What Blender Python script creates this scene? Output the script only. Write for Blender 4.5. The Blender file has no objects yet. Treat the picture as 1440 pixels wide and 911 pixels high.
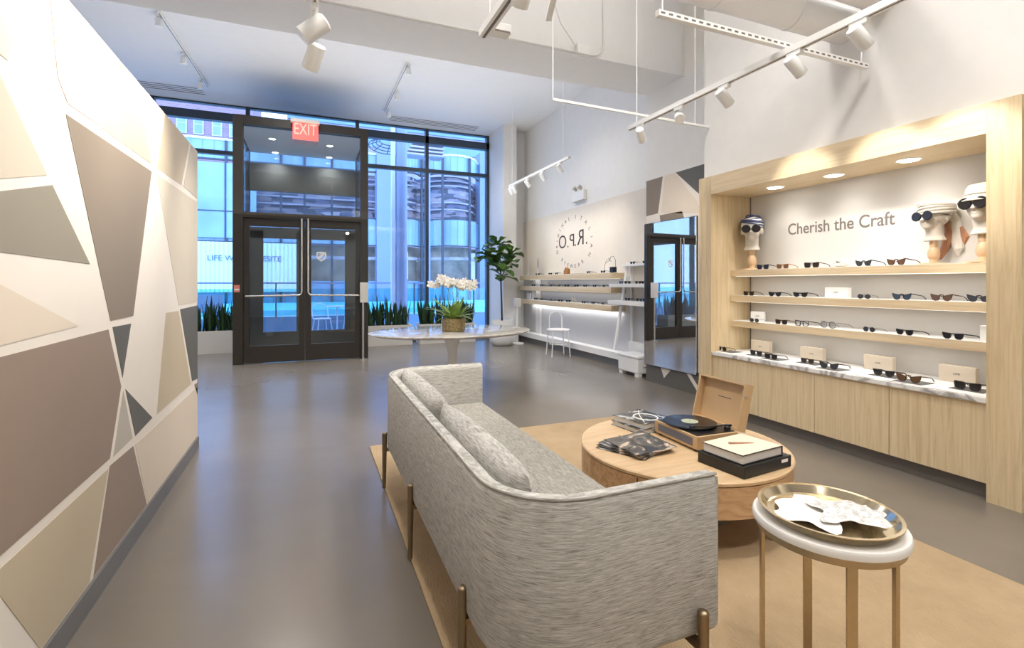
import bpy, bmesh, math, random
from mathutils import Vector, Matrix
PI = math.pi
R = math.radians
C = bpy.context.scene.collection
scene = bpy.context.scene
rnd = random.Random(7)

# ------------------------------------------------------------------ materials
def nodes(name):
    m = bpy.data.materials.new(name); m.use_nodes = True
    nt = m.node_tree
    return m, nt, nt.nodes['Principled BSDF']
def mat(name, col, rough=0.5, metal=0.0, emit=None, es=1.0, spec=0.5, var=0.0, vscale=8, bump=0.0, bscale=60, alpha=None, sheen=0):
    m, nt, p = nodes(name)
    p.inputs['Base Color'].default_value = (*col, 1)
    p.inputs['Roughness'].default_value = rough
    p.inputs['Metallic'].default_value = metal
    p.inputs['Specular IOR Level'].default_value = spec
    if sheen: p.inputs['Sheen Weight'].default_value = sheen
    tc = nt.nodes.new('ShaderNodeTexCoord')
    n = nt.nodes.new('ShaderNodeTexNoise'); n.inputs['Scale'].default_value = vscale; n.inputs['Detail'].default_value = 4
    nt.links.new(tc.outputs['Object'], n.inputs['Vector'])
    r = nt.nodes.new('ShaderNodeValToRGB')
    v = max(var, 0.01)
    r.color_ramp.elements[0].color = (*[c*(1-v) for c in col], 1); r.color_ramp.elements[0].position = .3
    r.color_ramp.elements[1].color = (*[min(1, c*(1+v)) for c in col], 1); r.color_ramp.elements[1].position = .7
    nt.links.new(n.outputs['Fac'], r.inputs['Fac']); nt.links.new(r.outputs['Color'], p.inputs['Base Color'])
    if bump:
        n2 = nt.nodes.new('ShaderNodeTexNoise'); n2.inputs['Scale'].default_value = bscale; n2.inputs['Detail'].default_value = 3
        nt.links.new(tc.outputs['Object'], n2.inputs['Vector'])
        b = nt.nodes.new('ShaderNodeBump'); b.inputs['Strength'].default_value = bump; b.inputs['Distance'].default_value = .01
        nt.links.new(n2.outputs['Fac'], b.inputs['Height']); nt.links.new(b.outputs['Normal'], p.inputs['Normal'])
    if emit:
        p.inputs['Emission Color'].default_value = (*emit, 1); p.inputs['Emission Strength'].default_value = es
    return m
def streak(name, cols, scale, rough=.5, detail=5, bump=.0, pos=(.3, .5, .7), dist=1.0, fine=None):
    """noise stretched along an axis: wood grain, woven cloth"""
    m, nt, p = nodes(name)
    p.inputs['Roughness'].default_value = rough
    tc = nt.nodes.new('ShaderNodeTexCoord'); mp = nt.nodes.new('ShaderNodeMapping')
    mp.inputs['Scale'].default_value = scale
    nt.links.new(tc.outputs['Object'], mp.inputs['Vector'])
    n = nt.nodes.new('ShaderNodeTexNoise'); n.inputs['Scale'].default_value = 1; n.inputs['Detail'].default_value = detail
    n.inputs['Roughness'].default_value = .65; n.inputs['Distortion'].default_value = dist
    nt.links.new(mp.outputs['Vector'], n.inputs['Vector'])
    r = nt.nodes.new('ShaderNodeValToRGB'); cr = r.color_ramp
    cr.elements[0].position = pos[0]; cr.elements[0].color = (*cols[0], 1)
    cr.elements[1].position = pos[2]; cr.elements[1].color = (*cols[2], 1)
    e = cr.elements.new(pos[1]); e.color = (*cols[1], 1)
    nt.links.new(n.outputs['Fac'], r.inputs['Fac']); nt.links.new(r.outputs['Color'], p.inputs['Base Color'])
    if bump:
        b = nt.nodes.new('ShaderNodeBump'); b.inputs['Strength'].default_value = bump; b.inputs['Distance'].default_value = .004
        nt.links.new(n.outputs['Fac'], b.inputs['Height']); nt.links.new(b.outputs['Normal'], p.inputs['Normal'])
    return m
def marble(name, base, vein, rough=.15, sc=3.0):
    m, nt, p = nodes(name)
    p.inputs['Roughness'].default_value = rough
    tc = nt.nodes.new('ShaderNodeTexCoord')
    n = nt.nodes.new('ShaderNodeTexNoise'); n.inputs['Scale'].default_value = sc; n.inputs['Detail'].default_value = 8; n.inputs['Distortion'].default_value = 1.6
    nt.links.new(tc.outputs['Object'], n.inputs['Vector'])
    r = nt.nodes.new('ShaderNodeValToRGB'); cr = r.color_ramp
    cr.elements[0].position = .40; cr.elements[0].color = (*base, 1)
    cr.elements[1].position = .56; cr.elements[1].color = (*base, 1)
    e = cr.elements.new(.485); e.color = (*vein, 1)
    nt.links.new(n.outputs['Fac'], r.inputs['Fac']); nt.links.new(r.outputs['Color'], p.inputs['Base Color'])
    return m
def glass(name, tint=(1, 1, 1), refl=.10, rough=0.0):
    m = bpy.data.materials.new(name); m.use_nodes = True; nt = m.node_tree
    nt.nodes.clear()
    o = nt.nodes.new('ShaderNodeOutputMaterial'); t = nt.nodes.new('ShaderNodeBsdfTransparent'); g = nt.nodes.new('ShaderNodeBsdfGlossy')
    t.inputs['Color'].default_value = (*tint, 1); g.inputs['Roughness'].default_value = rough
    mx = nt.nodes.new('ShaderNodeMixShader'); lw = nt.nodes.new('ShaderNodeLayerWeight'); lw.inputs['Blend'].default_value = .25
    mu = nt.nodes.new('ShaderNodeMath'); mu.operation = 'MULTIPLY_ADD'; mu.inputs[1].default_value = .5; mu.inputs[2].default_value = refl
    nt.links.new(lw.outputs['Fresnel'], mu.inputs[0]); nt.links.new(mu.outputs[0], mx.inputs['Fac'])
    nt.links.new(t.outputs[0], mx.inputs[1]); nt.links.new(g.outputs[0], mx.inputs[2]); nt.links.new(mx.outputs[0], o.inputs['Surface'])
    return m

M = {}
M['white'] = mat('white_paint', (.80, .785, .76), .7, var=.015)
M['ceil'] = mat('ceiling_paint', (.84, .84, .84), .8)
M['cream'] = mat('cream_wall_panel', (.74, .68, .59), .6, var=.02)
M['greyw'] = mat('cool_grey_wall', (.56, .56, .57), .6)
M['ash'] = mat('white_board_back', (.62, .60, .565), .45)
M['mural'] = mat('mural_ground', (.83, .765, .685), .5)
M['m_tan'] = mat('mural_taupe', (.26, .21, .155), .5)
M['m_brn'] = mat('mural_brown', (.31, .235, .185), .5)
M['m_sand'] = mat('mural_sand', (.57, .48, .345), .5)
M['m_sand2'] = mat('mural_pale_sand', (.64, .57, .455), .5)
M['m_olive'] = mat('mural_olive_grey', (.30, .27, .205), .5)
M['m_grey'] = mat('mural_dark_grey', (.125, .12, .105), .5)
M['m_pale'] = mat('mural_pale_peach', (.75, .65, .53), .5)
M['m_lgrey'] = mat('mural_light_grey', (.50, .46, .39), .5)
M['base'] = mat('grey_skirting', (.17, .165, .16), .4)
M['oak'] = streak('light_oak', [(.56, .425, .24), (.68, .54, .33), (.74, .60, .395)], (34, 34, 1.6), .45, bump=.08)
M['oakh'] = streak('light_oak_horizontal', [(.62, .48, .29), (.72, .575, .37), (.77, .635, .43)], (30, 1.5, 30), .45, bump=.05)
M['coffee'] = streak('knotty_wood', [(.34, .18, .085), (.56, .35, .185), (.68, .46, .26)], (1.6, 16, 16), .4, bump=.08, pos=(.25, .5, .72), dist=1.6)
M['ctop'] = streak('coffee_top_wood', [(.50, .32, .17), (.68, .48, .28), (.75, .56, .35)], (2.2, 15, 15), .35, bump=.04, pos=(.2, .5, .72), dist=1.2)
M['pine'] = mat('turned_pine', (.66, .46, .28), .45, var=.08)
M['brass'] = mat('brushed_brass', (.50, .40, .26), .34, 1.0, var=.05, vscale=40)
M['brassd'] = mat('aged_brass', (.30, .23, .15), .38, 1.0, var=.05, vscale=40)
M['steel'] = mat('satin_steel', (.72, .70, .66), .25, 1.0)
M['bronze'] = mat('dark_bronze_frame', (.030, .024, .018), .4, var=.05)
M['black'] = mat('black_plastic', (.012, .012, .013), .3)
M['vinyl'] = mat('vinyl_record', (.008, .008, .009), .18)
M['whitep'] = mat('white_enamel', (.82, .81, .79), .35)
M['lampw'] = mat('white_lamp_metal', (.86, .86, .85), .4)
M['paper'] = mat('paper', (.78, .74, .69), .8, bump=.0)
M['pages'] = streak('book_pages', [(.55, .53, .50), (.68, .66, .63), (.76, .74, .71)], (3, 3, 400), .8)
M['planter'] = mat('white_planter', (.70, .67, .62), .5)
M['leaf'] = mat('sword_leaf', (.022, .060, .020), .45, var=.5, vscale=14)
M['fig'] = mat('fig_leaf', (.09, .19, .035), .38, var=.35, vscale=6)
M['orchl'] = mat('orchid_leaf', (.21, .33, .07), .42, var=.35, vscale=10)
M['petal'] = mat('white_petal', (.86, .84, .80), .5)
M['moss'] = mat('mossy_pot', (.24, .18, .085), .9, var=.45, vscale=50, bump=.6, bscale=80)
M['soil'] = mat('soil', (.03, .022, .015), .9)
M['bark'] = mat('bark', (.05, .035, .025), .8)
M['marble'] = marble('white_marble', (.80, .79, .77), (.33, .32, .31))
M['marblet'] = marble('veined_table_marble', (.70, .67, .62), (.52, .48, .43), .06, 2.0)
M['mirror'] = mat('mirror_silver', (.92, .92, .92), .01, 1.0)
M['lens'] = mat('dark_lens', (.02, .018, .018), .15, spec=.35)
M['lensb'] = mat('brown_lens', (.13, .07, .035), .15, spec=.35)
M['lensg'] = mat('grey_lens', (.05, .052, .06), .15, spec=.35)
M['amber'] = mat('amber_acetate', (.36, .155, .03), .2)
M['tort'] = mat('tortoise_acetate', (.09, .045, .02), .2, var=.6, vscale=60)
M['clear'] = glass('clear_lens', (.95, .96, .98), .06)
M['glass'] = glass('window_glass', (.95, .97, 1.0), .03)
M['glassd'] = glass('door_glass', (.80, .83, .84), .05)
M['rail'] = glass('rail_glass', (.55, .92, .95), .06)
M['felt'] = mat('grey_tray', (.10, .10, .10), .5)
M['box'] = mat('cream_box', (.66, .57, .45), .6, var=.03)
M['wbox'] = mat('white_box', (.84, .83, .81), .6)
M['ink'] = mat('ink_grey', (.17, .15, .14), .6)
M['inkd'] = mat('ink_dark', (.05, .045, .04), .6)
M['kraft'] = mat('kraft_wood', (.54, .36, .19), .5, var=.05, vscale=5)
M['cloth'] = mat('linen', (.70, .66, .60), .9, var=.06, bump=.15, bscale=120)
M['blue'] = mat('navy_cloth', (.05, .07, .17), .8)
M['rust'] = mat('rust_cloth', (.42, .21, .12), .8, var=.2)
M['headm'] = mat('mannequin_linen', (.62, .575, .51), .8, var=.04)
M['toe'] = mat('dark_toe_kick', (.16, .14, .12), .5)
M['speaker'] = mat('speaker_mesh', (.16, .16, .20), .6, bump=.5, bscale=500)
M['exitr'] = mat('exit_red', (.85, .04, .03), .4, emit=(1, .6, .5), es=.6)
M['exitp'] = mat('exit_panel', (.85, .16, .14), .3, emit=(1, .10, .08), es=.35)
M['lamp'] = mat('lamp_glow', (1, 1, 1), .5, emit=(1, .96, .9), es=12)
M['led'] = mat('led_glow', (1, 1, 1), .5, emit=(1, .95, .88), es=.7)
M['pave'] = mat('blue_paving', (.33, .36, .42), .6, var=.1, vscale=1)
M['rink'] = mat('pale_rink_surface', (.45, .80, .82), .3)
M['xglass'] = mat('pale_blue_cladding', (.27, .42, .53), .25, var=.25, vscale=.35)
M['xglass2'] = mat('mid_blue_cladding', (.20, .36, .50), .3, var=.2, vscale=.5)
M['xdark'] = mat('dark_mullion', (.04, .055, .08), .4)
M['xcol'] = mat('blue_grey_column', (.24, .31, .46), .5)
M['xwhite'] = mat('white_slats', (.70, .80, .86), .5)
M['xpink'] = mat('mauve_slab', (.40, .37, .42), .6, var=.15, vscale=1)
M['xbeige'] = mat('shop_interior', (.30, .26, .21), .7, var=.4, vscale=1.4)
M['xlit'] = mat('lit_shop_window', (.7, .7, .6), .5, emit=(.45, .72, .8), es=.25)
M['xink'] = mat('exterior_lettering', (.10, .16, .24), .5)
M['xframe'] = mat('outdoor_furniture_white', (.75, .82, .9), .4)

def office_floor():
    m, nt, p = nodes('office_interior')
    tc = nt.nodes.new('ShaderNodeTexCoord'); mp = nt.nodes.new('ShaderNodeMapping'); mp.inputs['Scale'].default_value = (.9, .9, 4.5)
    nt.links.new(tc.outputs['Object'], mp.inputs['Vector'])
    v = nt.nodes.new('ShaderNodeTexVoronoi'); v.inputs['Scale'].default_value = 1.5; v.distance = 'CHEBYCHEV'
    nt.links.new(mp.outputs['Vector'], v.inputs['Vector'])
    r = nt.nodes.new('ShaderNodeValToRGB'); cr = r.color_ramp; cr.interpolation = 'CONSTANT'
    cr.elements[0].color = (.06, .07, .10, 1); cr.elements[1].position = .8; cr.elements[1].color = (.50, .48, .52, 1)
    for q, c in ((.3, (.13, .15, .24)), (.45, (.28, .25, .30)), (.62, (.07, .08, .12)), (.7, (.36, .30, .30))):
        e = cr.elements.new(q); e.color = (*c, 1)
    nt.links.new(v.outputs['Color'], r.inputs['Fac']); nt.links.new(r.outputs['Color'], p.inputs['Base Color'])
    p.inputs['Roughness'].default_value = .3
    return m
M['xoff'] = office_floor()
def brick(name):
    m, nt, p = nodes(name)
    tc = nt.nodes.new('ShaderNodeTexCoord'); mp = nt.nodes.new('ShaderNodeMapping'); mp.inputs['Rotation'].default_value = (R(90), 0, 0)
    nt.links.new(tc.outputs['Object'], mp.inputs['Vector'])
    b = nt.nodes.new('ShaderNodeTexBrick'); b.inputs['Scale'].default_value = 2.2
    b.inputs['Color1'].default_value = (.30, .17, .20, 1); b.inputs['Color2'].default_value = (.36, .22, .25, 1); b.inputs['Mortar'].default_value = (.42, .34, .38, 1)
    nt.links.new(mp.outputs['Vector'], b.inputs['Vector']); nt.links.new(b.outputs['Color'], p.inputs['Base Color'])
    return m
M['xbrick'] = brick('mauve_brick')

def floor_mat():
    m, nt, p = nodes('polished_concrete')
    tc = nt.nodes.new('ShaderNodeTexCoord')
    n = nt.nodes.new('ShaderNodeTexNoise'); n.inputs['Scale'].default_value = .9; n.inputs['Detail'].default_value = 4; n.inputs['Roughness'].default_value = .5; n.inputs['Distortion'].default_value = .5
    nt.links.new(tc.outputs['Object'], n.inputs['Vector'])
    r = nt.nodes.new('ShaderNodeValToRGB'); cr = r.color_ramp
    cr.elements[0].position = .25; cr.elements[0].color = (.165, .142, .118, 1)
    cr.elements[1].position = .78; cr.elements[1].color = (.215, .188, .158, 1)
    nt.links.new(n.outputs['Fac'], r.inputs['Fac']); nt.links.new(r.outputs['Color'], p.inputs['Base Color'])
    n2 = nt.nodes.new('ShaderNodeTexNoise'); n2.inputs['Scale'].default_value = 1.2; n2.inputs['Detail'].default_value = 2
    nt.links.new(tc.outputs['Object'], n2.inputs['Vector'])
    mr = nt.nodes.new('ShaderNodeMapRange'); mr.inputs['To Min'].default_value = .20; mr.inputs['To Max'].default_value = .28
    nt.links.new(n2.outputs['Fac'], mr.inputs['Value']); nt.links.new(mr.outputs['Result'], p.inputs['Roughness'])
    p.inputs['Specular IOR Level'].default_value = .6
    return m
M['floor'] = floor_mat()
def rug_mat():
    m, nt, p = nodes('tan_rug_pile')
    tc = nt.nodes.new('ShaderNodeTexCoord')
    w = nt.nodes.new('ShaderNodeTexWave'); w.inputs['Scale'].default_value = 28; w.inputs['Distortion'].default_value = 14; w.inputs['Detail'].default_value = 2; w.inputs['Detail Scale'].default_value = .6
    nt.links.new(tc.outputs['Object'], w.inputs['Vector'])
    n = nt.nodes.new('ShaderNodeTexNoise'); n.inputs['Scale'].default_value = 3; n.inputs['Detail'].default_value = 9; n.inputs['Roughness'].default_value = .7
    nt.links.new(tc.outputs['Object'], n.inputs['Vector'])
    a = nt.nodes.new('ShaderNodeMath'); a.operation = 'MULTIPLY_ADD'; a.inputs[1].default_value = .18
    nt.links.new(w.outputs['Fac'], a.inputs[0]); nt.links.new(n.outputs['Fac'], a.inputs[2])
    r = nt.nodes.new('ShaderNodeValToRGB'); cr = r.color_ramp
    cr.elements[0].position = .35; cr.elements[0].color = (.36, .255, .145, 1)
    cr.elements[1].position = .85; cr.elements[1].color = (.47, .345, .21, 1)
    nt.links.new(a.outputs[0], r.inputs['Fac']); nt.links.new(r.outputs['Color'], p.inputs['Base Color'])
    b = nt.nodes.new('ShaderNodeBump'); b.inputs['Strength'].default_value = .25; b.inputs['Distance'].default_value = .006
    nt.links.new(w.outputs['Fac'], b.inputs['Height']); nt.links.new(b.outputs['Normal'], p.inputs['Normal'])
    p.inputs['Roughness'].default_value = .95
    return m
M['rug'] = rug_mat()
M['sofa'] = streak('grey_woven_tweed', [(.20, .193, .175), (.42, .408, .378), (.62, .61, .58)], (20, 20, 290), .9, bump=.5, pos=(.3, .5, .72), dist=.6)
M['seat'] = streak('grey_woven_tweed_seat', [(.19, .178, .155), (.32, .305, .27), (.44, .42, .38)], (150, 26, 150), .9, bump=.4, pos=(.3, .5, .72), dist=.6)
def record_mat():
    m = M['vinyl']; nt = m.node_tree; p = nt.nodes['Principled BSDF']
    tc = nt.nodes.new('ShaderNodeTexCoord'); w = nt.nodes.new('ShaderNodeTexWave'); w.wave_type = 'RINGS'; w.rings_direction = 'Z'; w.inputs['Scale'].default_value = 90
    nt.links.new(tc.outputs['Object'], w.inputs['Vector'])
    b = nt.nodes.new('ShaderNodeBump'); b.inputs['Strength'].default_value = .2; b.inputs['Distance'].default_value = .001
    nt.links.new(w.outputs['Fac'], b.inputs['Height']); nt.links.new(b.outputs['Normal'], p.inputs['Normal'])
record_mat()
def photo_mat(name, sc, cols):
    m, nt, p = nodes(name)
    tc = nt.nodes.new('ShaderNodeTexCoord'); n = nt.nodes.new('ShaderNodeTexNoise'); n.inputs['Scale'].default_value = sc; n.inputs['Distortion'].default_value = 1.5; n.inputs['Detail'].default_value = 2
    nt.links.new(tc.outputs['Object'], n.inputs['Vector'])
    r = nt.nodes.new('ShaderNodeValToRGB'); cr = r.color_ramp
    cr.elements[0].position = .42; cr.elements[0].color = (*cols[0], 1); cr.elements[1].position = .62; cr.elements[1].color = (*cols[2], 1)
    e = cr.elements.new(.55); e.color = (*cols[1], 1)
    nt.links.new(n.outputs['Fac'], r.inputs['Fac']); nt.links.new(r.outputs['Color'], p.inputs['Base Color'])
    p.inputs['Roughness'].default_value = .22
    return m
M['mag'] = photo_mat('glossy_magazine', 7, [(.045, .042, .04), (.13, .12, .11), (.62, .48, .36)])
M['cover'] = photo_mat('monochrome_cover', 9, [(.035, .035, .035), (.16, .16, .16), (.50, .50, .50)])

# ------------------------------------------------------------------ mesh builder
class MB:
    def __init__(s): s.v = []; s.f = []; s.m = []
    def add(s, vs, fs, mi=0):
        b = len(s.v); s.v += [Vector(v) for v in vs]
        for f in fs: s.f.append([b+i for i in f]); s.m.append(mi)
        return s
    def box(s, x0, x1, y0, y1, z0, z1, mi=0):
        v = [(x, y, z) for z in (z0, z1) for y in (y0, y1) for x in (x0, x1)]
        return s.add(v, [(0, 2, 3, 1), (4, 5, 7, 6), (0, 1, 5, 4), (2, 6, 7, 3), (0, 4, 6, 2), (1, 3, 7, 5)], mi)
    def prism(s, pts, n, d, mi=0):
        """planar polygon pts (3D) extruded by vector n*d"""
        n = Vector(n)*d; k = len(pts); a = [Vector(p) for p in pts]
        return s.add(a+[p+n for p in a], [tuple(range(k))[::-1], tuple(range(k, 2*k))]+[(i, (i+1) % k, k+(i+1) % k, k+i) for i in range(k)], mi)
    def tube(s, pts, r, n=10, mi=0, closed=False, caps=True):
        pts = [Vector(p) for p in pts]; k = len(pts)
        rs = r if isinstance(r, (list, tuple)) else [r]*k
        b = len(s.v); up = None
        for i, p in enumerate(pts):
            if closed: t = pts[(i+1) % k]-pts[i-1]
            else: t = pts[min(i+1, k-1)]-pts[max(i-1, 0)]
            t.normalize()
            if up is None:
                up = Vector((0, 0, 1)) if abs(t.z) < .9 else Vector((1, 0, 0))
            a = t.cross(up)
            if a.length < 1e-5: a = t.cross(Vector((0, 1, 0)))
            a.normalize(); up = a.cross(t).normalized()
            for j in range(n):
                q = 2*PI*j/n
                s.v.append(p+(a*math.cos(q)+up*math.sin(q))*rs[i])
        for i in range(k if closed else k-1):
            i2 = (i+1) % k
            for j in range(n):
                j2 = (j+1) % n
                s.f.append([b+i*n+j, b+i*n+j2, b+i2*n+j2, b+i2*n+j]); s.m.append(mi)
        if not closed and caps:
            s.f.append([b+j for j in range(n)][::-1]); s.m.append(mi)
            s.f.append([b+(k-1)*n+j for j in range(n)]); s.m.append(mi)
        return s
    def bar(s, p0, p1, w, d, mi=0):
        p0 = Vector(p0); p1 = Vector(p1); t = (p1-p0).normalized()
        up = Vector((0, 0, 1)) if abs(t.z) < .9 else Vector((0, 1, 0))
        a = t.cross(up).normalized(); c = a.cross(t).normalized()
        q = [a*w/2+c*d/2, -a*w/2+c*d/2, -a*w/2-c*d/2, a*w/2-c*d/2]
        return s.add([p0+x for x in q]+[p1+x for x in q], [(3, 2, 1, 0), (4, 5, 6, 7)]+[(i, (i+1) % 4, 4+(i+1) % 4, 4+i) for i in range(4)], mi)
    def lathe(s, prof, c=(0, 0, 0), n=40, mi=0, sx=1, sy=1):
        b = len(s.v); c = Vector(c); k = len(prof)
        for r, z in prof:
            for j in range(n):
                q = 2*PI*j/n; s.v.append(c+Vector((r*sx*math.cos(q), r*sy*math.sin(q), z)))
        for i in range(k-1):
            for j in range(n):
                j2 = (j+1) % n; s.f.append([b+i*n+j, b+i*n+j2, b+(i+1)*n+j2, b+(i+1)*n+j]); s.m.append(mi)
        s.f.append([b+j for j in range(n)][::-1]); s.m.append(mi)
        s.f.append([b+(k-1)*n+j for j in range(n)]); s.m.append(mi)
        return s
    def ball(s, c, rx, ry=None, rz=None, n=16, m=10, mi=0, rot=None):
        ry = ry or rx; rz = rz or rx; b = len(s.v); c = Vector(c)
        for i in range(m+1):
            a = -PI/2+PI*i/m
            for j in range(n):
                q = 2*PI*j/n; p = Vector((rx*math.cos(a)*math.cos(q), ry*math.cos(a)*math.sin(q), rz*math.sin(a)))
                if rot: p = rot @ p
                s.v.append(c+p)
        for i in range(m):
            for j in range(n):
                j2 = (j+1) % n; s.f.append([b+i*n+j, b+i*n+j2, b+(i+1)*n+j2, b+(i+1)*n+j]); s.m.append(mi)
        return s
    def build(s, name, mats, parent=None, loc=None, bevel=0, smooth=True, ang=35, world=False, remesh=0, subsurf=0, rot=None):
        if not isinstance(mats, (list, tuple)): mats = [mats]
        if parent is None and loc is None:
            xs = [v.x for v in s.v]; ys = [v.y for v in s.v]; zs = [v.z for v in s.v]
            loc = Vector(((min(xs)+max(xs))/2, (min(ys)+max(ys))/2, min(zs)))
            vs = [v-loc for v in s.v]
        elif world and parent is not None:
            vs = [v-Vector(parent.location) for v in s.v]
            if parent.parent: vs = [v-Vector(parent.parent.location) for v in vs]
        else: vs = s.v
        me = bpy.data.meshes.new(name)
        me.from_pydata([tuple(v) for v in vs], [], s.f)
        for m in mats: me.materials.append(m)
        me.polygons.foreach_set('material_index', s.m)
        bm = bmesh.new(); bm.from_mesh(me); bmesh.ops.remove_doubles(bm, verts=bm.verts, dist=1e-6)
        bmesh.ops.recalc_face_normals(bm, faces=bm.faces); bm.to_mesh(me); bm.free()
        if smooth:
            me.shade_smooth(); me.set_sharp_from_angle(angle=R(ang))
        o = bpy.data.objects.new(name, me); C.objects.link(o)
        if parent is not None: o.parent = parent
        if loc is not None: o.location = loc
        if rot is not None: o.rotation_euler = rot
        if remesh:
            q = o.modifiers.new('r', 'REMESH'); q.mode = 'VOXEL'; q.voxel_size = remesh; q.use_smooth_shade = True
            q = o.modifiers.new('s', 'SMOOTH'); q.iterations = 6; q.factor = .5
        if bevel:
            q = o.modifiers.new('b', 'BEVEL'); q.width = bevel; q.segments = 2; q.limit_method = 'ANGLE'
        if subsurf:
            q = o.modifiers.new('ss', 'SUBSURF'); q.levels = subsurf; q.render_levels = subsurf
        return o

def tag(o, label, cat, group=None, kind=None):
    o['label'] = label; o['category'] = cat
    if group: o['group'] = group
    if kind: o['kind'] = kind
    return o
def root(name, label, cat, loc=(0, 0, 0), rz=0, group=None, kind=None):
    o = bpy.data.objects.new(name, None); o.empty_display_size = .1; C.objects.link(o)
    o.location = loc; o.rotation_euler = (0, 0, rz)
    return tag(o, label, cat, group, kind)
def struct(o, label, cat='room'):
    return tag(o, label, cat, kind='structure')
def dup(o, loc, rz=0, label=None, group=None, scale=None):
    c = o.copy(); C.objects.link(c); c.location = loc; c.rotation_euler = (0, 0, rz)
    if scale: c.scale = (scale,)*3
    if label: c['label'] = label
    if group: c['group'] = group
    for ch in list(o.children):
        d = ch.copy(); C.objects.link(d); d.parent = c
        for g in ch.children:
            e = g.copy(); C.objects.link(e); e.parent = d
    return c
def textmesh(name, s, size, mtl, parent=None, loc=(0, 0, 0), rot=(0, 0, 0), ext=.001, mirror=False, width=None, align='CENTER', space=1, bold=0.0):
    cu = bpy.data.curves.new(name, 'FONT'); cu.body = s; cu.size = size; cu.extrude = ext; cu.offset = bold; cu.align_x = align; cu.space_character = space
    t = bpy.data.objects.new('t', cu); C.objects.link(t)
    dg = bpy.context.evaluated_depsgraph_get(); dg.update()
    me = bpy.data.meshes.new_from_object(t.evaluated_get(dg)); bpy.data.objects.remove(t)
    me.name = name
    xs = [v.co.x for v in me.vertices]; w = max(xs)-min(xs)
    k = (width/w) if width else 1
    for v in me.vertices:
        v.co.x *= -k if mirror else k
    if mirror: me.flip_normals()
    me.materials.clear(); me.materials.append(mtl)
    o = bpy.data.objects.new(name, me); C.objects.link(o); o.location = loc; o.rotation_euler = rot
    if parent: o.parent = parent
    return o
RX = (R(90), 0, R(-90))     # text facing -X (right-hand wall)
RF = (R(90), 0, 0)          # text facing -Y (storefront)

# ------------------------------------------------------------------ room shell
CZ = 4.77
struct(MB().box(-4.2, 7, -3.2, 11.35, -.1, 0).build('floor', M['floor'], smooth=False), 'polished grey concrete floor of the store')
struct(MB().box(-4.2, 7, -3.2, 11.15, CZ, CZ+.12).build('ceiling', M['ceil'], smooth=False), 'flat white ceiling above the shop')
struct(MB().box(-4.2, 4.6, 4.72, 5.42, 3.81, CZ).build('trim_1', M['ceil'], smooth=False), 'wide white boxed ceiling beam crossing the shop')
struct(MB().box(-4.32, -4.2, -3.2, 11.15, 0, CZ).build('wall_far_left', M['white'], smooth=False), 'white side wall behind the mural partition')
struct(MB().box(-4.2, 7, -3.32, -3.2, 0, CZ).build('wall_back', M['white'], smooth=False), 'white wall behind the viewpoint')
# right-hand wall: shelf bay, mural pier, display bay
w = MB()
w.box(4.6, 4.75, 5.4, 10.62, 0, CZ)
w.box(4.2, 4.75, 3.97, 5.4, 0, CZ)
w.box(4.27, 4.75, -3.2, 3.97, 0, 2.36)
w.box(3.80, 4.75, -3.2, 3.97, 2.372, CZ)
w.box(4.24, 4.75, 10.4, 11.1, 0, CZ)
w.box(3.93, 4.24, 10.02, 11.1, 0, CZ)
struct(w.build('wall_right', M['white'], smooth=False), 'white right-hand wall with bulkhead above the oak display')
struct(MB().box(4.57, 4.6, 5.43, 10.38, 1.40, 2.70).build('trim_2', M['cream'], smooth=False), 'warm cream wall panel above the floating oak shelves')
struct(MB().box(4.575, 4.6, 5.43, 10.38, .22, 1.40).build('trim_3', M['greyw'], smooth=False), 'cool grey wall panel below the floating oak shelves')
w = MB().box(4.40, 4.6, 6.05, 10.38, .12, .22).box(4.46, 4.6, 6.05, 10.38, 0, .12, 1)
struct(w.build('baseboard_right', [M['whitep'], M['base']], smooth=False), 'white wall ledge with dark recessed base under shelves')

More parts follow.
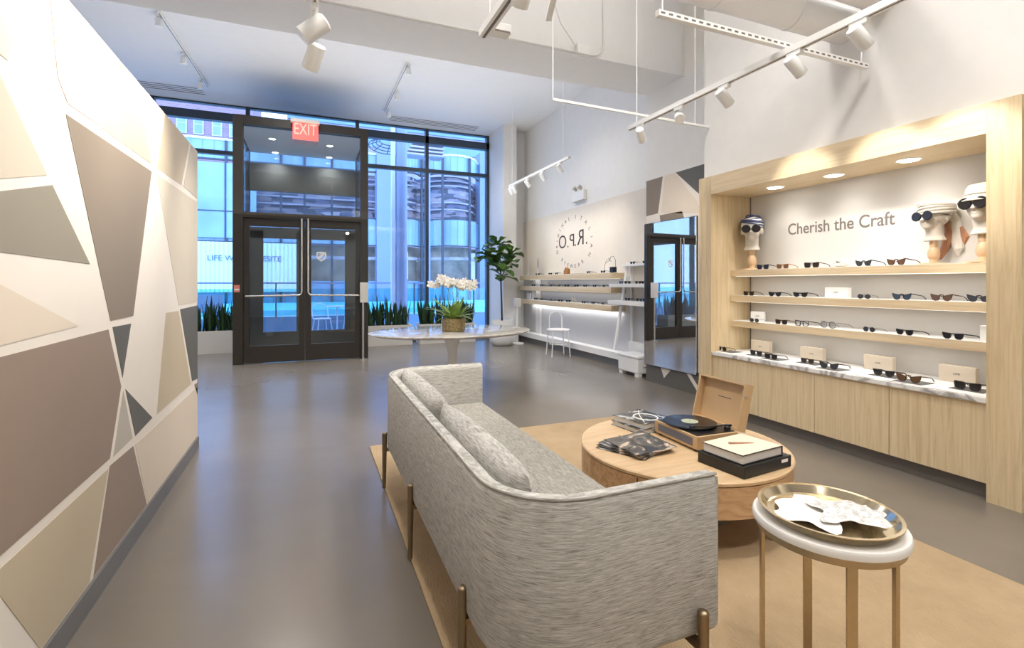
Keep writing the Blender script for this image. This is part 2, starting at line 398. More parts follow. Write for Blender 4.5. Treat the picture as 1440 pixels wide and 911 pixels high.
# mural partition on the left
def YZ(pts, x, d): return [(x, y, z) for y, z in pts]
PX = -.815
mats = [M['mural'], M['m_tan'], M['m_brn'], M['m_sand'], M['m_sand2'], M['m_olive'], M['m_grey'], M['m_pale'], M['m_lgrey']]
w = MB().box(PX-.16, PX, -2.2, 4.53, 0, 2.335)
polys = [
 ([(-.3, 2.335), (1.4, 2.335), (2.02, 2.335), (1.89, 1.95), (1.2, 1.98), (-.3, 1.97)], 7),
 ([(2.13, 2.335), (2.80, 2.335), (2.59, 1.963), (2.278, 1.955), (2.20, 2.02)], 7),
 ([(.9, 2.3), (1.60, 2.10), (2.125, 1.663), (1.853, 1.598), (1.0, 1.50), (.5, 1.9)], 4),
 ([(.6, 1.40), (1.853, 1.562), (2.16, 1.636), (2.473, 1.377), (1.853, 1.389), (1.0, 1.395)], 5),
 ([(2.261, 1.912), (3.311, 1.924), (2.999, 1.136), (2.694, 1.133)], 1),
 ([(2.83, 2.335), (3.099, 2.335), (3.298, 1.965), (2.605, 1.958)], 3),
 ([(3.125, 2.335), (3.558, 2.335), (3.366, 1.988)], 7),
 ([(3.59, 2.335), (4.25, 2.335), (4.006, 1.977), (3.422, 1.964)], 3),
 ([(4.30, 2.335), (4.53, 2.335), (4.53, 1.965), (4.068, 1.978)], 4),
 ([(3.408, 1.928), (4.53, 1.936), (4.53, 1.152), (3.926, 1.151)], 4),
 ([(3.966, 1.121), (4.53, 1.125), (4.53, .548), (4.34, .562)], 6),
 ([(3.606, 1.117), (3.926, 1.113), (4.292, .549), (3.408, .541)], 3),
 ([(.2, 1.09), (1.853, 1.089), (2.669, 1.097), (2.828, .817), (2.686, .525), (1.853, .523), (.4, .52)], 2),
 ([(2.72, 1.103), (2.967, 1.1), (2.847, .854)], 6),
 ([(2.886, .792), (3.324, .545), (3.031, .526)], 6),
 ([(2.856, .792), (2.988, .528), (2.728, .52)], 8),
 ([(1.55, .487), (2.669, .486), (2.466, .10), (2.08, .10), (1.853, .408)], 3),
 ([(1.2, .487), (1.50, .487), (1.95, .10), (1.2, .10)], 6),
 ([(2.686, .493), (2.999, .485), (3.22, .10), (2.508, .10)], 2),
 ([(3.031, .483), (4.53, .484), (4.53, .10), (3.233, .10)], 4 if False else 7),
 ([(1.1, 1.30), (1.853, 1.296), (2.367, 1.137), (1.853, 1.122), (1.1, 1.12)], 7),
 ([(4.53, .518), (4.53, .42), (4.414, .521)], 2)]
for i, (pt, mi) in enumerate(polys):
    w.prism([(PX+.0004, y, z) for y, z in pt], (1, 0, 0), .0012, mi)
struct(w.build('wall_left', mats, smooth=False), 'low partition wall painted with a beige and taupe triangle mural')
struct(MB().box(PX, PX+.012, -2.2, 4.53, 0, .095).build('baseboard_left', M['base'], smooth=False), 'dark grey skirting under the mural partition')

# mural panel on the pier beside the display
w = MB().box(4.17, 4.198, 4.0, 5.40, 0, 2.66)
w.box(4.165, 4.17, 4.0, 5.40, 0, .26, 6)
w.prism([(4.1695, y, z) for y, z in [(5.40, 2.66), (5.07, 2.66), (5.163, 2.203), (5.40, 2.193)]], (-1, 0, 0), .0015, 1)
w.prism([(4.1695, y, z) for y, z in [(5.03, 2.66), (4.85, 2.66), (4.46, 2.24), (4.40, 2.10), (5.10, 2.20)]], (-1, 0, 0), .0015, 7)
w.prism([(4.1695, y, z) for y, z in [(4.83, 2.66), (4.0, 2.66), (4.0, 2.1), (4.40, 2.30)]], (-1, 0, 0), .0015, 6)
w.prism([(4.1695, y, z) for y, z in [(5.13, 2.171), (4.718, 2.170), (4.66, 2.03), (5.10, 2.03)]], (-1, 0, 0), .0015, 1)
w.prism([(4.1645, y, z) for y, z in [(5.121, .26), (4.868, .26), (5.04, .095)]], (-1, 0, 0), .0015, 0)
w.prism([(4.1645, y, z) for y, z in [(4.67, .26), (4.60, .26), (4.35, 0), (4.42, 0)]], (-1, 0, 0), .0015, 0)
struct(w.build('trim_4', mats, smooth=False), 'wall pier panel painted with grey and cream triangles')
t = root('wall_mirror', 'tall frameless mirror on the painted pier reflecting the entrance doors', 'mirror', (4.138, 4.915, .235), R(2.0))
MB().box(-.010, .006, -.455, .455, 0, 1.84).build('mirror_glass', M['mirror'], t, smooth=False)
MB().box(.006, .009, -.462, .462, -.008, 1.848).build('backing', M['black'], t, smooth=False)

# ------------------------------------------------------------------ storefront
FY = 11.0
w = MB()
for x in (-2.69, -1.12, .95, 2.45, 3.90): w.box(x-.035, x+.035, FY-.06, FY+.08, 0, CZ)
for a, b in ((-4.2, -1.12), (.95, 3.93)):
    w.box(a, b, FY-.05, FY+.06, 3.79, 3.87); w.box(a, b, FY-.05, FY+.06, 0, .08)
w.box(-4.2, 3.93, FY-.06, FY+.08, 4.44, 4.60)
w.box(-4.2, 3.93, FY-.05, FY+.06, 4.74, CZ)
struct(w.build('window_1', M['xdark'], smooth=False), 'dark storefront window framing with transom')
wn = bpy.data.objects['window_1']
for i, (a, b) in enumerate(((-4.15, -2.73), (-2.65, -1.16), (.99, 2.41), (2.49, 3.86))):
    MB().box(a, b, FY, FY+.012, .08, 4.74).build('glass_pane', M['glass'], wn, world=True, smooth=False)
MB().box(-1.08, .91, FY, FY+.012, 3.7, 4.74).build('glass_pane', M['glass'], wn, world=True, smooth=False)
# vestibule box
VY = 8.87
w = MB()
w.box(-1.12, -.975, VY, VY+.14, 0, 3.98).box(.825, .95, VY, VY+.14, 0, 3.98)
w.box(-.975, .825, VY, VY+.14, 3.84, 3.98).box(-.975, .825, VY, VY+.14, 2.35, 2.44)
w.box(-1.12, .95, VY+.14, FY-.06, 3.90, 3.98)
for x in (-1.12, .90):
    w.box(x, x+.05, VY+.14, FY-.06, 0, .12); w.box(x, x+.05, VY+.14, FY-.06, 2.35, 2.42)
struct(w.build('trim_5', M['bronze'], smooth=False, bevel=.004), 'dark bronze frame of the entrance vestibule')
v5 = bpy.data.objects['trim_5']
MB().box(-.975, .825, VY+.06, VY+.072, 2.44, 3.84).build('transom_glass', M['glassd'], v5, world=True, smooth=False)
for x in (-1.10, .92): MB().box(x, x+.012, VY+.14, FY-.06, .12, 3.90).build('side_glass', M['glassd'], v5, world=True, smooth=False)
MB().box(-1.07, .90, VY+.14, FY-.08, 3.88, 3.898).build('soffit', M['greyw'], v5, world=True, smooth=False)
# outer door set
w = MB()
w.box(-1.08, -.85, FY-.03, FY+.05, 0, 2.35).box(.70, .91, FY-.03, FY+.05, 0, 2.35).box(-.24, .04, FY-.03, FY+.05, 0, 2.35)
w.box(-.85, -.24, FY-.03, FY+.05, 0, .32).box(.04, .70, FY-.03, FY+.05, 0, .32)
w.box(-1.08, .91, FY-.03, FY+.05, 2.2, 2.42).box(-1.08, .91, FY-.06, FY+.05, 3.14, 3.68)
o = struct(w.build('door_3', mat('outer_door_grey', (.10, .10, .095), .5), smooth=False), 'outer pair of street doors behind the vestibule')
MB().box(-.85, -.24, FY, FY+.01, .32, 2.2).build('door_glass', M['glass'], o, world=True, smooth=False)
MB().box(.04, .70, FY, FY+.01, .32, 2.2).build('door_glass', M['glass'], o, world=True, smooth=False)
MB().box(-1.08, .91, FY, FY+.01, 2.42, 3.14).build('transom_glass', M['glass'], o, world=True, smooth=False)
MB().tube([(-.80, FY-.07, 1.05), (-.30, FY-.07, 1.05)], .012).build('push_bar', M['steel'], o, world=True)
MB().tube([(.10, FY-.07, 1.05), (.64, FY-.07, 1.05)], .012).build('push_bar', M['steel'], o, world=True)
# inner doors
def door(n, x0, x1, sgn, lab):
    w = MB(); y0, y1 = VY+.03, VY+.085; s = .085
    w.box(x0, x0+s, y0, y1, .015, 2.345).box(x1-s, x1, y0, y1, .015, 2.345)
    w.box(x0+s, x1-s, y0, y1, 2.22, 2.345).box(x0+s, x1-s, y0, y1, .015, .285)
    o = struct(w.build('door_%d' % n, M['bronze'], smooth=False, bevel=.003), lab, 'door')
    MB().box(x0+s, x1-s, VY+.05, VY+.06, .285, 2.22).build('door_glass', M['glassd'], o, world=True, smooth=False)
    yy = VY-.06; xe = (x1-.045) if sgn < 0 else (x0+.045); xo = x0+.04 if sgn < 0 else x1-.04
    pts = [(xe, yy, 2.36), (xe, yy, 1.16)]
    for k in range(1, 6):
        q = k/5*PI/2; pts.append((xe+sgn*.06*(1-math.cos(q)), yy, 1.16-.06*math.sin(q)))
    pts.append((xo, yy, 1.09))
    w = MB().tube(pts, .016, 12)
    for p in ((xe, 2.30), (xe, 1.22)): w.tube([(p[0], yy, p[1]), (p[0], y0, p[1])], .011)
    w.tube([(xo, yy, 1.09), (xo, y0, 1.09)], .011)
    w.build('pull_handle', M['steel'], o, world=True)
    return o
door(1, -.972, -.067, -1, 'left leaf of the dark bronze glass entrance doors')
d2 = door(2, -.060, .822, 1, 'right leaf of the dark bronze glass entrance doors')
# shield decal on right leaf
w = MB()
sh = [(.0, .06), (.065, .055), (.07, .0), (.05, -.05), (0, -.085), (-.05, -.05), (-.07, 0), (-.065, .055)]
k = len(sh); outer = [(.19+a*1.15, VY+.046, 1.76+b*1.15) for a, b in sh]; inner = [(.19+a*.82, VY+.046, 1.76+b*.82) for a, b in sh]
w.add(outer+inner, [(i, (i+1) % k, k+(i+1) % k, k+i) for i in range(k)])
w.add([(.14, VY+.046, 1.74), (.16, VY+.046, 1.70), (.245, VY+.046, 1.79), (.225, VY+.046, 1.82)], [(0, 1, 2, 3)])
w.add([(.15, VY+.046, 1.79), (.14, VY+.046, 1.77), (.20, VY+.046, 1.80), (.20, VY+.046, 1.815)], [(0, 1, 2, 3)])
w.build('shield_decal', M['whitep'], d2, world=True, smooth=False)
t = root('exit_sign', 'red lit EXIT sign hanging from the top of the door frame', 'exit sign', (-.06, VY-.07, 3.66))
MB().box(-.28, .16, VY-.12, VY, 3.935, 3.99).build('mounting_plate', M['planter'], t, world=True, bevel=.006)
MB().box(-.25, .14, VY-.075, VY-.063, 3.655, 3.935).build('sign_panel', M['exitp'], t, world=True, smooth=False)
textmesh('exit_lettering', 'EXIT', .27, M['exitr'], t, (0, -.012, .08), RF, .003, width=.34)
t = root('stop_sticker', 'small red and white notice stuck to the left door jamb', 'sticker', (-1.06, VY-.003, 1.24))
MB().box(-1.10, -1.02, VY-.003, VY, 1.155, 1.27).build('notice', mat('sticker_red', (.72, .22, .18), .5), t, world=True, smooth=False)
MB().box(-1.095, -1.025, VY-.0045, VY-.0031, 1.185, 1.21).build('white_band', M['wbox'], t, world=True, smooth=False)
t = root('door_operator_post', 'slim steel post with a push-plate box beside the right door', 'door opener', (.83, VY-.14, 0))
MB().box(.80, .93, VY-.19, VY-.10, .97, 1.31).build('push_plate_box', M['planter'], t, world=True, bevel=.006)
MB().tube([(.85, VY-.14, .012), (.85, VY-.14, .97)], .018, 12).build('post', M['steel'], t, world=True)
MB().lathe([(.06, 0), (.06, .012)], (.85, VY-.14, 0), 20).build('base_plate', M['steel'], t, world=True)
# vestibule downlights
dl = None
for i, (x, y) in enumerate(((-.61, 9.75), (.36, 9.84), (-.62, 10.75), (.38, 10.75))):
    if dl is None:
        dl = root('recessed_downlight', '', 'downlight', (x, y, 3.868))
        MB().lathe([(.052, .0115), (.055, 0), (.07, 0), (.072, .0115)]).build('trim_ring', M['lampw'], dl)
        MB().lathe([(.05, .004), (.05, .0115)]).build('diffuser', M['lamp'], dl)
        o = dl
    else: o = dup(dl, (x, y, 3.868))
    l = bpy.data.lights.new('vestibule_lamp', 'SPOT'); l.energy = 14; l.spot_size = R(140); l.spot_blend = 1; l.shadow_soft_size = .05
    lo = bpy.data.objects.new('vestibule_lamp', l); C.objects.link(lo); lo.parent = o; lo.location = (0, 0, -.02)
    o['group'] = 'downlights in the vestibule soffit'
    o['label'] = 'round %s in the vestibule soffit, %s %s' % ('downlight', 'front' if y < 10 else 'rear', 'left' if x < 0 else 'right')

# ceiling slot diffusers
def slots(x0, x1, y0, n, lab):
    t = root('linear_air_diffuser', lab, 'air vent', ((x0+x1)/2, y0+.15, CZ-.012), group='linear ceiling air diffusers')
    MB().box(x0, x1, y0-.02, y0+.09*n, CZ-.006, CZ-.0005).build('plate', M['ceil'], t, world=True, smooth=False)
    w = MB()
    for k in range(n): w.box(x0+.02, x1-.02, y0+.03+.09*k-.007, y0+.03+.09*k+.007, CZ-.012, CZ-.006)
    w.build('slot_blades', M['ink'], t, world=True, smooth=False)
slots(1.55, 3.5, 10.35, 4, 'four-slot linear air diffuser in the ceiling right of the doors')
slots(-3.3, -1.75, 10.2, 4, 'four-slot linear air diffuser in the ceiling left of the doors')

# ------------------------------------------------------------------ track lights
def track(name, p0, p1, w, h, lab, wires=(), slot=True, mt='lampw', ztop=CZ, group='ceiling lighting tracks'):
    mid = (Vector(p0)+Vector(p1))/2
    t = root(name, lab, 'lighting track', mid, group=group)
    MB().bar(p0, p1, w, h).build('rail', M[mt], t, world=True, smooth=False)
    if slot:
        a = Vector(p0)-Vector((0, 0, h/2)); b = Vector(p1)-Vector((0, 0, h/2))
        MB().bar(a, b, w*.3, .002).build('slot', M['ink'], t, world=True, smooth=False)
    for q in wires:
        p = Vector(p0).lerp(Vector(p1), q)
        MB().tube([p, (p.x, p.y, ztop)], .004, 6).build('suspension_wire', M['lampw'], t, world=True)
    return t
HEADS = []
def head(loc, aim, lab, r=.045, L=.15, drop=.10, power=60, angle=50, group='white track spotlights', col=(1, .93, .84), lit=True, blend=.7):
    """cylindrical spotlight hanging below a track point loc and aimed at a point"""
    loc = Vector(loc); aim = Vector(aim)
    t = root('track_spotlight', lab, 'spotlight', loc-Vector((0, 0, drop)), group=group)
    c = loc-Vector((0, 0, drop)); d = (aim-c).normalized()
    MB().box(loc.x-.018, loc.x+.018, loc.y-.05, loc.y+.05, loc.z-.03, loc.z).build('adapter', M['lampw'], t, world=True, bevel=.003)
    MB().tube([loc-Vector((0, 0, .02)), c+Vector((0, 0, .01))], .008, 8).build('stem', M['lampw'], t, world=True)
    a = c-d*L*.45; b = c+d*L*.55
    MB().tube([a, a+d*.01, b-d*.002, b, b-d*.012], [r*.85, r, r, r*.9, r*.84], 20).build('housing', M['lampw'], t, world=True)
    MB().tube([b-d*.011, b-d*.009], [r*.8, r*.8], 20).build('lens', M['lamp'] if lit else M['whitep'], t, world=True)
    if lit and power:
        l = bpy.data.lights.new('spot', 'SPOT'); l.energy = power; l.spot_size = R(angle); l.spot_blend = blend; l.shadow_soft_size = .04; l.color = col
        o = bpy.data.objects.new('spot_lamp', l); C.objects.link(o); o.parent = t
        o.location = b+d*.01-t.location; o.rotation_euler = d.to_track_quat('-Z', 'Y').to_euler()
    return t
track('lighting_track', (-1.77, 7.5, CZ-.02), (-1.64, 10.0, CZ-.02), .035, .035, 'slim white ceiling track above the left window, over the mural', slot=True)
for i, (x, y) in enumerate(((-1.73, 7.6), (-1.69, 8.75), (-1.65, 9.75))):
    head((x-.06 if i else x-.06, y, CZ-.02), (x-.06, y, 0), ['near', 'middle', 'far'][i]+' ceiling spotlight on the track above the left window', L=.11, drop=.09, power=40, angle=95, blend=1, group='spotlights on the left ceiling track')
track('lighting_track', (1.43, 7.76, CZ-.02), (1.40, 10.1, CZ-.02), .035, .035, 'slim white ceiling track right of the entrance doors')
for i, y in enumerate((7.85, 9.0, 10.0)):
    head((1.46, y, CZ-.02), (1.5, y-.2, 0), ['near', 'middle', 'far'][i]+' ceiling spotlight on the track right of the doors', L=.11, drop=.09, power=40, angle=95, blend=1, group='spotlights on the right ceiling track')
# centre hanging track, washes the mural
track('lighting_track', (.03, 1.2, 2.95), (.03, 3.72, 2.95), .045, .045, 'white hanging track at top centre, left of the beam pipes', (.1, .95))
for i, (y, a) in enumerate(((2.66, (-.78, 2.35, 2.1)), (3.12, (-.78, 3.15, 2.1)), (3.50, (-.4, 4.3, 1.6)))):
    head((.03, y, 2.93), a, ['upper large', 'middle', 'lowest'][i]+' white spotlight on the hanging track at top centre', r=.055, L=.17, drop=.13, power=60, angle=72, group='spotlights on the centre hanging track', blend=.9)
# right hanging track in front of the display
track('lighting_track', (2.87, 1.0, 2.80), (2.87, 3.98, 2.80), .045, .04, 'long white hanging track running in front of the oak display', (.2, .96))
for i, (y, a) in enumerate(((3.80, (4.1, 4.9, 1.6)), (3.28, (1.0, .9, .9)), (2.80, (3.9, 2.8, 1.9)), (2.22, (3.9, 2.15, 1.9)), (1.82, (3.9, 1.7, 1.9)))):
    head((2.87, y, 2.78), a, ['farthest', 'bright second farthest', 'middle', 'second nearest', 'nearest'][i]+' white spotlight on the long track before the oak display', r=.04, L=.14, drop=.09, power=(20, 12, 26, 32, 32)[i], angle=(70, 46, 46, 46, 46)[i], group='spotlights on the display track')
# slotted struts carrying the tracks
def strut(p0, p1, lab, rods, perf=True, w=.035, slack=None):
    t = root('ceiling_strut', lab, 'ceiling strut', (Vector(p0)+Vector(p1))/2, group='suspended ceiling struts')
    m2 = MB().bar(p0, p1, w, w)
    if perf:
        n = int((Vector(p1)-Vector(p0)).length/.055)
        for k in range(n):
            c = Vector(p0).lerp(Vector(p1), (k+.5)/n)
            m2.box(c.x-.015, c.x+.015, c.y-w/2-.001, c.y-w/2+.001, c.z-.005, c.z+.006, 1)
    m2.build('channel', [M['lampw'], M['ink']], t, world=True, smooth=False)
    for q in rods:
        p = Vector(p0).lerp(Vector(p1), q)
        MB().tube([p, (p.x, p.y, CZ if p.x < 3.8 else CZ)], .005, 8).build('threaded_rod', M['lampw'], t, world=True)
strut((1.86, 2.31, 2.86), (3.72, 2.31, 2.86), 'perforated white strut crossing the display track at upper right', (.02, .97))
strut((2.0, 3.9, 2.93), (3.79, 3.9, 2.90), 'thin plain white strut at the far end of the display track', (0., .9), perf=False, w=.022)
strut((1.15, 2.1, 2.95), (1.38, 2.75, 2.95), 'short perforated white strut at top centre beside the bright lamp', (.5,))
# centre bright fixture
track('lighting_track', (1.01, 1.2, 2.86), (1.01, 2.92, 2.86), .06, .045, 'white hanging track with end box at top centre right', (.2, .93))
bx = root('junction_box', 'small white feed box at the end of the top centre track', 'junction box', (1.06, 2.86, 2.86))
MB().box(1.04, 1.16, 2.82, 2.90, 2.845, 2.90).build('box', M['lampw'], bx, world=True, bevel=.004)
MB().box(1.05, 1.15, 2.819, 2.822, 2.845, 2.855).build('seam', M['ink'], bx, world=True, smooth=False)
head((1.05, 2.40, 2.84), (1.0, 4.8, .5), 'bright white spotlight at the top edge on the centre right track', power=60, angle=90, r=.05, drop=.0, L=.12)
# far track washing the logo wall
track('lighting_track', (3.5, 6.3, 3.13), (3.5, 8.6, 3.13), .04, .035, 'slim hanging track in front of the logo wall', (.08, .95))
for i, y in enumerate((6.6, 7.2, 7.8, 8.4, 8.55)):
    head((3.5, y, 3.12), (4.5, y+(.1 if i < 4 else .8), 1.9), ['nearest', 'second nearest', 'middle', 'second farthest', 'farthest'][i]+' spotlight on the slim track before the logo wall', r=.035, L=.13, drop=.09, power=20, angle=75, group='spotlights before the logo wall', blend=1)
# conduit, junction box on the beam, ducts
pts = [(2.2, 4.70, 3.80)]
t = root('conduit_pipe', 'thin painted conduit bending up the face of the ceiling beam', 'pipe', (2.9, 4.69, 3.84))
pts = [(.0, 4.700, 3.825), (2.9, 4.700, 3.825)]
for k in range(1, 7):
    q = k/6*PI/2; pts.append((2.9+.15*math.sin(q), 4.700, 3.825+.15*(1-math.cos(q))))
pts.append((3.05, 4.700, CZ-.002))
MB().tube(pts, .010, 8).build('pipe_run', M['lampw'], t, world=True)
MB().tube([(2.7, 4.68, 3.85), (2.4, 4.5, 3.98), (2.15, 4.3, 4.25)], .008, 8).build('flexible_cable', M['lampw'], t, world=True)
bx = root('junction_box', 'small white box on the lower edge of the ceiling beam', 'junction box', (2.76, 4.67, 3.79))
MB().box(2.68, 2.84, 4.64, 4.695, 3.79, 3.90).build('box', M['lampw'], bx, world=True, bevel=.004)
MB().box(2.66, 2.86, 4.695, 4.72, 3.775, 3.79).build('flange', M['lampw'], bx, world=True, smooth=False)
for i, (y, z, r) in enumerate(((2.52, 3.26, .12), (2.25, 3.37, .12))):
    t = root('air_duct', ('white round duct above the perforated strut' if i == 0 else 'white round duct nearer the top right corner'), 'duct', (2.8, y, z), group='white round ceiling ducts')
    x0 = 1.2
    MB().tube([(x0, y, z), (3.799, y, z)], r, 28).build('duct_tube', M['ceil'], t, world=True)
    w = MB()
    for k in range(3): w.tube([(1.8+.7*k, y, z), (1.83+.7*k, y, z)], r+.006, 28)
    w.build('duct_seam', M['ceil'], t, world=True)
    MB().tube([(2.6, y, z+r), (2.6, y, CZ)], .005, 6).build('hanger_rod', M['lampw'], t, world=True)
t = root('air_duct', 'pale round duct end just entering the frame at top centre', 'duct', (.75, 2.9, 3.25), group='white round ceiling ducts')
MB().tube([(.62, 1.2, 3.22), (.62, 2.72, 3.22)], .09, 24).build('duct_tube', M['ceil'], t, world=True)
MB().tube([(.62, 2.6, 3.3), (.62, 2.6, CZ)], .005, 6).build('hanger_rod', M['lampw'], t, world=True)

# ------------------------------------------------------------------ oak display unit
XF = 3.72
t = root('display_unit', 'tall light oak wall display with shelves, cupboards and recessed lights', 'display cabinet', (3.98, 2.72, 0))
MB().box(XF, 4.262, 3.795, 3.96, 0, 2.37).build('end_panel', M['oak'], t, world=True, smooth=False)
MB().box(XF, 4.262, 1.472, 1.63, 0, 2.37).build('end_panel', M['oak'], t, world=True, smooth=False)
MB().box(XF, 4.262, 1.63, 3.795, 2.19, 2.37).build('header', M['oakh'], t, world=True, smooth=False)
MB().box(4.25, 4.265, 1.63, 3.795, .10, 2.19).build('back_panel', M['ash'], t, world=True, smooth=False)
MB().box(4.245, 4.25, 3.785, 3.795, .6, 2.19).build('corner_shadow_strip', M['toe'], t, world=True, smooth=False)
for z in (1.43, 1.175, .92):
    s_ = MB().box(3.98, 4.249, 1.631, 3.794, z-.06, z).build('shelf', M['oakh'], t, world=True, smooth=False)
    MB().box(3.985, 4.249, 1.635, 3.79, z+.0002, z+.002).build('white_shelf_liner', M['wbox'], s_, world=True, smooth=False)
    led = MB().box(4.02, 4.035, 1.66, 3.77, z-.064, z-.0605).build('led_strip', M['led'], s_, world=True, smooth=False)
    l = bpy.data.lights.new('led', 'AREA'); l.shape = 'RECTANGLE'; l.size = .03; l.size_y = 2.0; l.energy = .9; l.color = (1, .97, .94)
    lo = bpy.data.objects.new('led_lamp', l); C.objects.link(lo); lo.parent = t
    lo.location = Vector((4.05, 2.71, z-.07))-t.location; lo.rotation_euler = (0, R(0), 0)
for i, (a, b) in enumerate(((3.263, 3.793), (2.727, 3.259), (2.177, 2.723), (1.632, 2.173))):
    MB().box(3.745, 3.765, a, b, .10, .572).build('cabinet_door', M['oak'], t, world=True, bevel=.0015)
MB().box(3.766, 4.25, 1.631, 3.794, .098, .574).build('carcass', M['oak'], t, world=True, smooth=False)
MB().box(3.80, 4.25, 1.631, 3.794, 0, .098).build('toe_kick', M['toe'], t, world=True, smooth=False)
MB().box(3.735, 4.25, 1.631, 3.794, .574, .583).build('edge_strip', M['oakh'], t, world=True, smooth=False)
for i, y in enumerate((3.294, 2.738, 2.192)):
    d = MB().lathe([(.062, 0), (.075, -.004), (.078, -.001), (.078, .0)], (4.0, y, 2.1895), 32).build('light_trim', M['lampw'], t, world=True)
    MB().lathe([(.06, -.006), (.06, -.0045)], (4.0, y, 2.1895), 32).build('light_lens', M['lamp'], d, world=True)
    l = bpy.data.lights.new('dl', 'SPOT'); l.energy = 7.5; l.spot_size = R(140); l.spot_blend = 1; l.shadow_soft_size = .05; l.color = (1, .94, .86)
    lo = bpy.data.objects.new('downlight_lamp', l); C.objects.link(lo); lo.parent = t; lo.location = Vector((4.0, y, 2.17))-t.location
wt = root('marble_worktop', 'white veined marble worktop on the oak cupboards', 'worktop', (3.98, 2.71, .583))
MB().box(3.725, 4.249, 1.632, 3.793, .583, .6145).build('slab', M['marble'], wt, world=True, bevel=.002)
MB().box(3.76, 4.245, 1.64, 3.785, .6147, .617).build('white_top_mat', M['wbox'], wt, world=True, smooth=False)
WT = .6172
tx = textmesh('wall_lettering', 'Cherish the Craft', .15, M['ink'], None, (4.2485, 2.893, 1.762), RX, .0012, width=.93, bold=.0009)
for v in tx.data.vertices: v.co.y *= 1.0
tag(tx, 'dark grey lettering Cherish the Craft on the white display back', 'lettering')

# ------------------------------------------------------------------ eyewear
SH = {
 'square': [(-.026, .040), (.024, .044), (.028, .036), (.024, .008), (.014, 0), (-.016, 0), (-.025, .010)],
 'cat': [(-.024, .034), (.020, .044), (.034, .048), (.030, .026), (.020, .006), (.004, 0), (-.014, .003), (-.024, .016)],
 'flat': [(-.027, .036), (.030, .040), (.030, .030), (.022, .008), (.010, 0), (-.010, 0), (-.022, .010)],
 'round': [(.027*math.cos(a*PI/7), .023+.023*math.sin(a*PI/7)) for a in range(14)][::-1],
}
def glasses(style, fm, lm, loc=(0, 0, 0), rz=0, label='', name='sunglasses', group=None, rim=.0045, thin=False, s=1.0):
    t = root(name, label, 'sunglasses' if name == 'sunglasses' else 'eyeglasses', loc, rz, group)
    sh = SH[style]; cx = .034; w = MB(); n = len(sh)
    cxm = sum(p[0] for p in sh)/n; czm = sum(p[1] for p in sh)/n
    for sg in (-1, 1):
        o = [Vector((sg*(cx+p[0]), 0, p[1])) for p in sh]
        c = Vector((sg*(cx+cxm), 0, czm)); q = 1-rim*2.0/.05
        ii = [c+(p-c)*q for p in o]
        D = Vector((0, .004, 0))
        k = n; vs = o+ii+[p+D for p in o]+[p+D for p in ii]
        fs = []
        for i in range(k):
            j = (i+1) % k
            fs += [(i, j, k+j, k+i), (2*k+i, 3*k+i, 3*k+j, 2*k+j), (i, 2*k+i, 2*k+j, j), (k+i, k+j, 3*k+j, 3*k+i)]
        w.add(vs, fs)
        MB().prism([p+Vector((0, .0012, 0)) for p in ii], (0, 1, 0), .0016).build('lens', lm, t, smooth=False)
    zt = max(p[1] for p in sh); xi = cx+min(p[0] for p in sh)
    w.tube([(-xi-.003, .002, zt*.78), (0, .001, zt*.84), (xi+.003, .002, zt*.78)], .0022 if thin else .004, 8)
    w.build('frame', fm, t, smooth=False)
    xo = cx+max(p[0] for p in sh)-.002; rt = .0014 if thin else .0028
    for sg in (-1, 1):
        MB().tube([(sg*xo, .002, zt*.85), (sg*(xo+.002), .012, zt*.85), (sg*(xo+.002), .09, zt*.62), (sg*xo, .115, zt*.40), (sg*(xo-.004), .135, .003)], [rt, rt*1.3, rt, rt*1.2, rt], 8).build('temple', fm, t)
    if s != 1: t.scale = (s, s, s)
    return t
proto = {
 'bs': lambda **k: glasses('square', M['black'], M['lens'], **k),
 'bc': lambda **k: glasses('cat', M['black'], M['lensg'], **k),
 'bf': lambda **k: glasses('flat', M['black'], M['lens'], **k),
 'br': lambda **k: glasses('round', M['black'], M['lens'], **k),
 'am': lambda **k: glasses('square', M['amber'], M['lensb'], **k),
 'tc': lambda **k: glasses('cat', M['tort'], M['lensb'], **k),
 'ts': lambda **k: glasses('square', M['tort'], M['lens'], **k),
 'wr': lambda **k: glasses('round', M['black'], M['lensg'], thin=True, rim=.002, **k),
 'cs': lambda **k: glasses('square', M['black'], M['clear'], name='eyeglasses', **k),
 'cr': lambda **k: glasses('round', M['ink'], M['clear'], name='eyeglasses', thin=True, rim=.0022, **k),
}
FR = R(-90)
Z1, Z2, Z3 = 1.4322, 1.1772, .9222
G1, G2, G3, G4 = ('sunglasses on the top display shelf', 'sunglasses on the second display shelf', 'eyewear on the third display shelf', 'sunglasses on the marble worktop')
XS = 4.06
